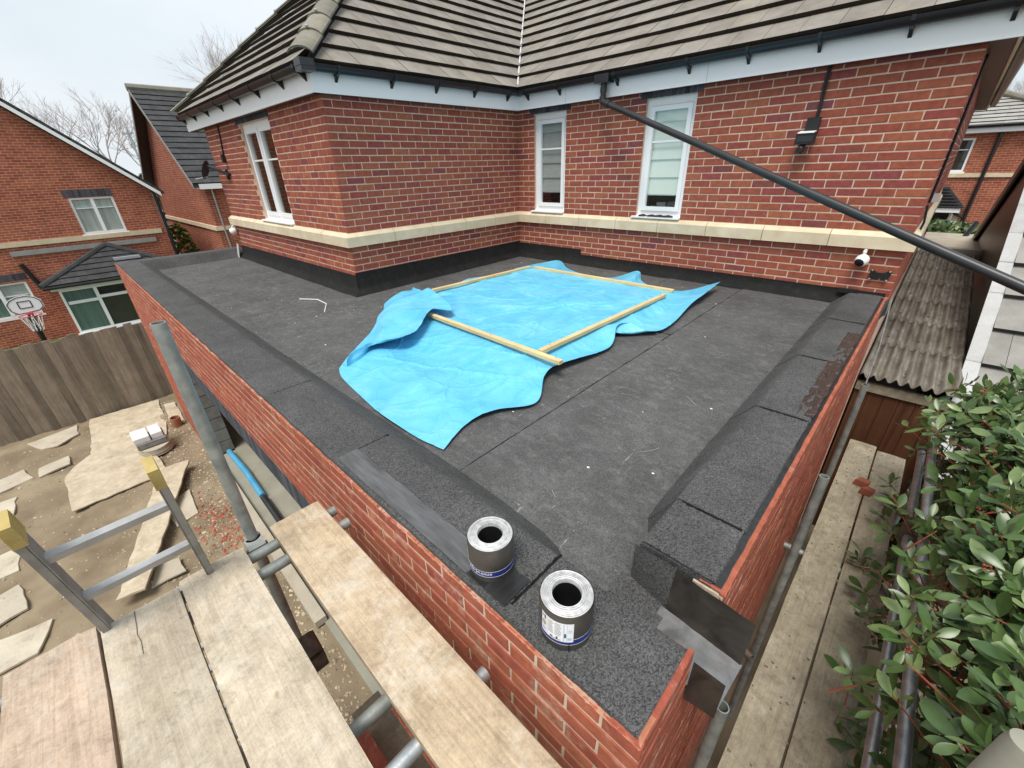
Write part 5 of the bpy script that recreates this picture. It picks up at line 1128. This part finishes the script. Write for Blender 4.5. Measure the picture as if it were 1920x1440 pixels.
# ================================================================ BARE TREES
def tree(base, height, lab, seed, spread=.55, depth=6, tr=.2, lean=(0, 0)):
    r_ = random.Random(seed); t_ = thing('bare_tree', lab, 'tree', base, 'bare winter trees'); tk, br_ = MB(), MB()
    def grow(p, d, L_, r0, lev):
        q = p + d * L_ * .5 + V((r_.gauss(0, .05), r_.gauss(0, .05), 0)) * L_; e = q + (d + V((r_.gauss(0, .12), r_.gauss(0, .12), .06))).normalized() * L_ * .5
        (tk if lev < 2 else br_).tube([p, q, e], [r0, r0 * .82, r0 * .66], 5 if lev < 3 else 3, caps=False)
        if lev >= depth: return
        for k in range(2 if lev == 0 else (3 if lev < depth - 1 else 4)):
            a = d.orthogonal().normalized(); a.rotate(Matrix.Rotation(r_.uniform(0, 6.28), 3, d)); nd = (d + a * r_.uniform(.35, .95) * spread * 1.5 + V((0, 0, .12))).normalized()
            grow(e if r_.random() < .6 else q.lerp(e, r_.random()), nd, L_ * r_.uniform(.62, .84), r0 * .6, lev + 1)
    grow(V(base), V((lean[0], lean[1], 1)).normalized(), height * .27, tr, 0)
    tk.build('trunk', 'bark', t_); br_.build('crown', 'bark', t_)
tree((-66, -5.0, -4), 19, 'bare tree at the far left picture edge above the gable roof', 1)
tree((-62, -1.2, -4), 14.5, 'second bare tree from the left above the gable roof', 2)
tree((-60, 2.2, -4), 14, 'tallest bare tree behind the lower end of the left gable roof', 3, lean=(0, -.1))
tree((-58, 5.6, -4), 12, 'bare tree between the lamp post and the black tiled roof', 4, lean=(0, -.3))
tree((-56, 9.5, -4), 15, 'bare tree top showing above the black tiled roof ridge', 5)
tree((-54, 13.5, -4), 19, 'bare tree top beside the left hip of the main roof', 6)
tree((7.3, 66, -4), 14, 'bare tree behind the right neighbour house roof', 7)
tree((10.3, 60, -4), 13, 'bare tree at the right picture edge beside the shed roof', 8)

# ================================================================ RIGHT SIDE
rh = thing('far_right_house', 'red brick house with grey hipped roof seen past the right corner of the main house', 'house', (4.5, 20, -4))
YR = 18
m = MB(); panel(m, 'x', YR, .3, (1.5, 7.4), -4.05, 1.3, [(4.55, 5.2, .02, 1.08), (4.55, 5.45, -2.9, -1.2)]); m.box(7.1, 7.4, YR + .3, 24, -4.05, 1.3); m.build('wall', 'brick_far', rh)
house_window(rh, 'y', YR + .06, 4.55, 5.2, .02, 1.08, 1, .72, curt=['interior']); house_window(rh, 'y', YR + .06, 4.62, 5.38, -2.9, -1.3, 1, -1.7, curt=['interior'])
m = MB(); m.box(1.5, 7.45, YR - .05, YR, -.16, -.03); m.build('stone_band', 'stone_band', rh)
m = MB(); m.box(5.42, 5.6, YR - .06, YR, -3.2, -1.25); m.build('stone_jamb', 'stone_band', rh)
m = MB(); m.box(1.5, 7.7, YR - .25, YR - .2, 1.22, 1.38); m.build('fascia_board', 'upvc', rh); m = MB(); m.tube([(1.5, YR - .3, 1.42), (7.7, YR - .3, 1.42)], .06, 6); m.build('gutter', 'black_plastic', rh)
apx = V((4.6, YR + 1.6, 2.45))
m = MB(); m.add([(1.5, YR - .3, 1.4), (7.7, YR - .3, 1.4), (5.2, YR + 2.2, 2.5), (1.5, YR + 2.2, 2.5), (7.7, YR + 5, 1.4)], [(0, 1, 2, 3), (1, 4, 2)]); r_f = m.build('roof', 'slate_light', rh)
T3 = Tiles(); vd = V((0, 2.5, 1.1)); vl = vd.length; vd.normalize(); T3.slope(r_f, (1.5, YR - .3, 1.42), (1, 0, 0), tuple(vd), [(2.5, 0), (6.2, 0), (3.7, vl), (2.5, vl)], .6, .30, lift=.03); T3.finish(['slate_light', 'tile_edge'], 120)
q = MB(); q.tube([(7.7, YR - .3, 1.5), (5.2, YR + 2.2, 2.6)], .1, 8); q.build('hip_ridge', 'ridge', r_f, True)
q = MB(); q.tube([(5.75, YR - .1, 1.35), (5.75, YR - .1, -3.2)], .055, 8); q.tube([(5.4, YR - .1, -1.35), (5.75, YR - .1, -1.5)], .04, 8); q.build('downpipe', 'black_plastic', rh)
q = MB(); q.prism([(4.5, YR - .05, -.45), (5.0, YR - .05, -.45), (5.65, YR - .05, -1.15), (4.5, YR - .05, -1.15)], (0, -.5, 0)); po = q.build('porch_roof', 'slate_dark', rh)
for i in range(7):
    q = MB(); q.bar((4.5, YR - .6, -.5 - i * .1), (5.02 + i * .092, YR - .6, -.5 - i * .1), .05, .05); q.build('tile_course', 'slate_dark', po)
q = MB(); q.box(4.5, 5.55, YR - .58, YR - .53, -1.3, -1.16); q.build('porch_fascia', 'upvc', rh)
# fittings on the side wall of the main house
q = MB(); q.tube([(4.968, .55, 1.385), (4.972, .56, .6), (4.968, .54, .22)], .012, 6); q.tube([(4.968, .5, .2), (4.99, .45, .05), (4.975, .5, -.1)], .01, 6); tag(q.build('side_cable', 'cable', smooth=True), 'black cable running down the side wall round the right corner', 'cable')
q = MB(); q.box(4.96, 5.03, .9, 1.0, .20, .28); tag(q.build('wall_box', 'white_plastic'), 'small white box on the side wall round the right corner', 'electrical box')
# lean-to with corrugated roof
lt = thing('corrugated_leanto', 'lean-to with weathered corrugated cement roof and brown boarded front beside the house', 'shed', (5.35, 2, GROUND))
ZC = lambda y: -1.46 + .085 * (y - .1)
rows = [.1, 1.05, 1.95, 2.85, 3.75, 4.65, 5.6]
for k in range(6):
    q = MB(); y0, y1 = rows[k] - .06, rows[k + 1] + .06
    def cf(u, v, k=k, y0=y0, y1=y1):
        x = 4.968 + .80 * u; y = lerp(y0, y1, v); ph = 2 * math.pi * (x - 4.97) / .092
        return (x, y + .012 * noise.noise(V((x * 6, k, 0))) * (v == 0), ZC(y) + .026 * math.sin(ph) + .010 * (1 - v) + .004 * noise.noise(V((x * 3, y * 2, 1))))
    q.grid(cf, 104, 3); o = q.build('corrugated_sheet', 'asbestos', lt, True); md = o.modifiers.new('t', 'SOLIDIFY'); md.thickness = .008
    for xx in (5.05, 5.33, 5.6): nl = MB(); nl.lathe((xx + .02 * k, rows[k] + .12, ZC(rows[k] + .12) + .035), [(.014, 0), (.012, .008), (0, .012)], 8); nl.build('fixing', 'rust', o)
q = MB(); q.box(4.97, 5.76, .15, .19, -3.75, -1.62); fw = q.build('front_wall', 'brown_wood', lt)
for i in range(6): b_ = MB(); b_.box(4.975 + i * .131, 4.975 + i * .131 + .126, .125, .15, -3.75, -1.66); b_.build('plank', 'brown_wood', fw)
q = MB(); q.box(4.97, 5.76, .10, .15, -1.655, -1.56); q.build('eave_board', 'board_dirty_shaded', lt)
q = MB(); q.box(4.99, 5.9, 5.7, 5.9, -1.1, -.9); q.build('rear_kerb', 'concrete', lt)
q = MB(); q.box(4.97, 6.1, 5.95, 9, -1.25, -1.02); tag(q.build('concrete_slab', 'slab'), 'pale concrete slab roof just past the corrugated roof', 'slab')
bush('moss_clump', (5.3, 9.4, -1.0), .7, .4, .2, 260, .1, 'leaf', 'mossy plants beyond the corrugated roof', 'plant')
# neighbouring shed with pale tiled roof
sh = thing('tiled_shed', 'shed with pale grey tiled roof and brown gable beside the corrugated lean-to', 'shed', (7.2, 4, GROUND))
XS = 5.76; sn = .65; yrg, zrg = 4.3, -1.48 + .65 * (4.3 - .577); ye0 = -.5; ze0 = -1.48 + .65 * (ye0 - .577)
q = MB(); q.prism([(XS + .06, ye0 + .2, GROUND), (XS + .06, 9.5, GROUND), (XS + .06, 9.5, zrg - (9.5 - yrg) * .46 - .12), (XS + .06, yrg, zrg - .12), (XS + .06, ye0 + .2, ze0)], (4, 0, 0)); q.build('gable_wall', 'brown_gloss', sh)
q = MB(); q.prism([(XS, ye0, ze0 - .03), (XS, yrg, zrg - .03), (XS, 9.8, zrg - (9.8 - yrg) * .46 - .03), (XS, 9.8, zrg - (9.8 - yrg) * .46 - .09), (XS, yrg, zrg - .09), (XS, ye0, ze0 - .09)], (4.2, 0, 0)); rs_ = q.build('roof', 'slate_dark', sh)
q = MB(); q.prism([(XS - .015, yrg, zrg - .02), (XS - .015, 9.8, zrg - (9.8 - yrg) * .46 - .02), (XS - .015, 9.8, zrg - (9.8 - yrg) * .46 - .26), (XS - .015, yrg, zrg - .28)], (.03, 0, 0)); q.build('bargeboard', 'brown_gloss', sh)
T4 = Tiles(); vd = V((0, 1, sn)).normalized(); vl = (V((0, yrg, zrg)) - V((0, ye0, ze0))).length
T4.slope(rs_, (XS + .10, ye0, ze0 + .01), (1, 0, 0), tuple(vd), [(0, 0), (4, 0), (4, vl), (0, vl)], .33, .50, th=.04, lift=.06, stag=.5); T4.finish(['slate_light', 'slate_dark'], 200)
k = 0; s_ = 0
while s_ < vl - .1:
    q = MB(); p = V((XS - .012, ye0, ze0 + .055)) + vd * s_; n_ = V((0, -vd.z, vd.y)); q.obox(p + vd * .25 + V((.052, 0, 0)) + n_ * (-.012), vd * .26, V((.06, 0, 0)), n_ * .012 + vd * 0); q.build('verge_tile', 'slate_verge', rs_); s_ += .5
q = MB(); q.tube([(5.72, 8.8, -.75), (5.62, 8.6, -1.05), (5.62, 8.6, -1.3)], .05, 8); q.build('downpipe', 'black_plastic', sh)

# ---- scaffold along the right side
RZ = -2.0
ba = sboard(5.105, 5.325, -7, -.42, RZ, 'dirty scaffold board in the side passage next to the brick wall', 'board_dirty_shaded', 'y', group='scaffold boards in the side passage')
bb_ = sboard(5.337, 5.557, -7, -.50, RZ + .003, 'dirty scaffold board in the side passage on the shrub side', 'board_dirty_shaded', 'y', group='scaffold boards in the side passage')
for k, (p, s_, lab) in enumerate((((5.29, -1.22), .055, 'larger broken red brick piece lying across the gap of the passage boards'), ((5.34, -1.33), .05, 'smaller broken red brick piece just below the other on the passage boards'))):
    q = MB(); q.prism([(p[0] - s_, p[1] - s_ * .6, RZ + .004), (p[0] + s_ * .7, p[1] - s_ * .8, RZ + .004), (p[0] + s_, p[1] + s_ * .3, RZ + .004), (p[0] - s_ * .2, p[1] + s_ * .7, RZ + .004)], (.01, .012, .05)); tag(q.build('brick_fragment', 'terracotta_red'), lab, 'brick piece')
q = MB(); rs = random.Random(21)
for k in range(180):
    x, y = rs.uniform(5.11, 5.55), rs.uniform(-5, -.5); rock(q, (x, y, RZ + .004), rs.uniform(.004, .012))
tag(q.build('board_grit', 'dirt'), 'grit and mortar crumbs scattered on the passage boards', 'debris')['kind'] = 'stuff'
for k, (p, z1, lab) in enumerate((((5.045, -4.34), -1.21, 'open ended upright tube nearest the chute in the side passage'), ((5.052, -2.89), -.99, 'open ended upright tube beside the middle of the right wall'), ((5.055, -1.21), -1.06, 'upright tube standing against the boarded front of the lean-to on the wall side'), ((5.62, -1.11), -1.1, 'upright tube standing against the lean-to on the shrub side'))):
    stube((p[0], p[1], GROUND), (p[0], p[1], z1), lab, group='scaffold uprights', name='scaffold_pole')
stube((5.60, -5.2, -1.36), (5.535, -1.25, -1.20), 'upper galvanised guard rail half hidden in the shrub', 'steel', group='guard rails')
stube((5.56, -5.2, -1.66), (5.535, -1.40, -1.42), 'lower galvanised guard rail half hidden in the shrub', 'steel', group='guard rails')
stube((4.97, -2.35, -2.06), (5.62, -2.35, -2.06), 'cross tube under the passage boards', group='scaffold tubes')
stube((4.96, -3.45, -1.98), (5.06, -3.5, -1.98), 'short rusty tube stub beside the right wall', 'rust')
q = MB(); q.tube([(5.52, -2.42, -1.33), (5.62, -2.42, -1.33)], .034, 10); q.box(5.50, 5.60, -2.45, -2.39, -1.52, -1.33); cq = q.build('scaffold_coupler', 'rust', smooth=True); tag(cq, 'coupler joining the two guard rails in the shrub', 'coupler')
q = MB(); q.lathe((5.60, -4.33, -1.6), [(.036, 0), (.036, 1.0), (.031, 1.03), (.015, 1.036), (0, 1.037)], 20); tag(q.build('grey_post', 'concrete', smooth=True), 'pale rounded post top in the bottom right corner', 'post')
q = MB(); q.tube([(4.985, .05, -.62), (5.04, -.6, -.9), (5.055, -1.21, -1.05)], .005, 5); tag(q.build('tie_wire', 'steel'), 'thin wire from the corrugated roof down to the upright tube', 'wire')

# ================================================================ SHRUB WITH GLOSSY LEAVES
shrub = thing('photinia_shrub', 'large evergreen shrub with glossy green leaves and red buds at the right edge', 'shrub', (6.1, -3, GROUND))
rs = random.Random(17)
def leafmesh(seed):
    r_ = random.Random(seed); mm = MB(); n = 6; cup = r_.uniform(.10, .22); bend = r_.uniform(-.25, .2)
    wv = [.06, .24, .40, .48, .46, .32, .04]
    pts = []
    for i in range(n + 1):
        t_ = i / n; zc = bend * t_ * t_
        for s_ in (-1, 0, 1): pts.append((s_ * wv[i] * .42, t_, zc + (cup * wv[i] * .6 if s_ else 0)))
    fs = []
    for i in range(n):
        for j in range(2): a = i * 3 + j; fs.append((a, a + 1, a + 4, a + 3))
    mm.add(pts, fs); mm.tube([(0, -.16, -.01), (0, 0, 0)], .012, 3, caps=False); return mm
LM = [leafmesh(k) for k in range(6)]
leaves = []; stems = MB(); buds = MB()
def top_z(x, y): return -.76 + .10 * noise.noise(V((x * 1.6, y * 1.6, 0))) - .18 * max(0, 5.62 - x) / .2 + .04 * (x - 5.6)
cnt = 0
while cnt < 3000:
    x = rs.uniform(5.40, 6.7); y = rs.uniform(-4.75, -1.15)
    if x < 5.62 and rs.random() < .8: continue
    side = x < 5.72
    zt = top_z(x, y); z = zt - abs(rs.gauss(0, .32)) if not side else zt - rs.uniform(0, 1.4) * (1 if rs.random() < .75 else .2)
    p = V((x, y, z))
    if (p - CAM).length < .95: continue
    cnt += 1
    d = V((rs.gauss(-.25 if side else 0, .35), rs.gauss(-.05, .35), 1 if not side else .45)).normalized()
    base = p - d * rs.uniform(.15, .3) + V((rs.uniform(.05, .15), 0, -.03)); stems.tube([base, p], [.0042, .0026], 4, caps=False)
    nl = rs.randint(5, 9); ph = rs.uniform(0, 6.3); u_ = d.orthogonal().normalized(); w_ = d.cross(u_)
    for i in range(nl):
        a = ph + i * 2.4; out = u_ * math.cos(a) + w_ * math.sin(a); el = rs.uniform(.15, .75); ld_ = (out + d * el).normalized(); nr = (d - ld_ * d.dot(ld_)).normalized()
        nr = (nr + V((rs.gauss(0, .2), rs.gauss(0, .2), rs.gauss(0, .2)))).normalized(); sdv = ld_.cross(nr).normalized(); nr = sdv.cross(ld_)
        sz = rs.uniform(.062, .118) * (1.0 if i < nl - 2 else .7); bp_ = p - d * (i * .012); red = rs.random() < .012
        leaves.append((bp_ + ld_ * .014, sdv, ld_, nr, sz, red, rs.randrange(6)))
    if rs.random() < .16 and not (side and z < zt - .3):
        for q_ in range(9):
            c = p + d * rs.uniform(.005, .03) + V((rs.gauss(0, .007), rs.gauss(0, .007), rs.gauss(0, .006))); s_ = rs.uniform(.0035, .006); buds.tube([c - d * s_, c, c + d * s_], [s_ * .4, s_, s_ * .4], 5)
leaves.sort(key=lambda t_: -seen(t_[0]) * t_[4] ** 2)
cache = {}
for p, sx, ly, nz_, sz, red, k in leaves[:300]:
    kk = (k, red)
    if kk not in cache: cache[kk] = LM[k].mesh('leaf', 'leaf_red' if red else 'leaf', True)
    o = bpy.data.objects.new('leaf', cache[kk]); mt = Matrix((sx * sz, ly * sz, nz_ * sz)).transposed().to_4x4(); mt.translation = p; o.matrix_basis = Matrix.Translation(-shrub.location) @ mt; col.objects.link(o); o.parent = shrub
for rd_ in (False, True):
    mm = MB()
    for p, sx, ly, nz_, sz, red, k in leaves[300:]:
        if red == rd_: mm.add([p + (sx * a + ly * b + nz_ * c) * sz for a, b, c in LM[k].v], LM[k].f)
    mm.build('foliage', 'leaf_red' if rd_ else 'leaf', shrub, True, kind='stuff')
stems.build('stems', 'shoot_red', shrub, kind='stuff'); buds.build('flower_buds', 'shoot_red', shrub, kind='stuff')
tk = MB()
for k in range(9):
    x, y = rs.uniform(5.8, 6.8), rs.uniform(-4.4, -1.4); tk.tube([(x, y, GROUND), (x + rs.uniform(-.2, .2), y + rs.uniform(-.2, .2), -2), (x + rs.uniform(-.35, .3), y + rs.uniform(-.3, .3), -.85)], [.03, .022, .009], 6)
tk.build('branches', 'bark', shrub, True)
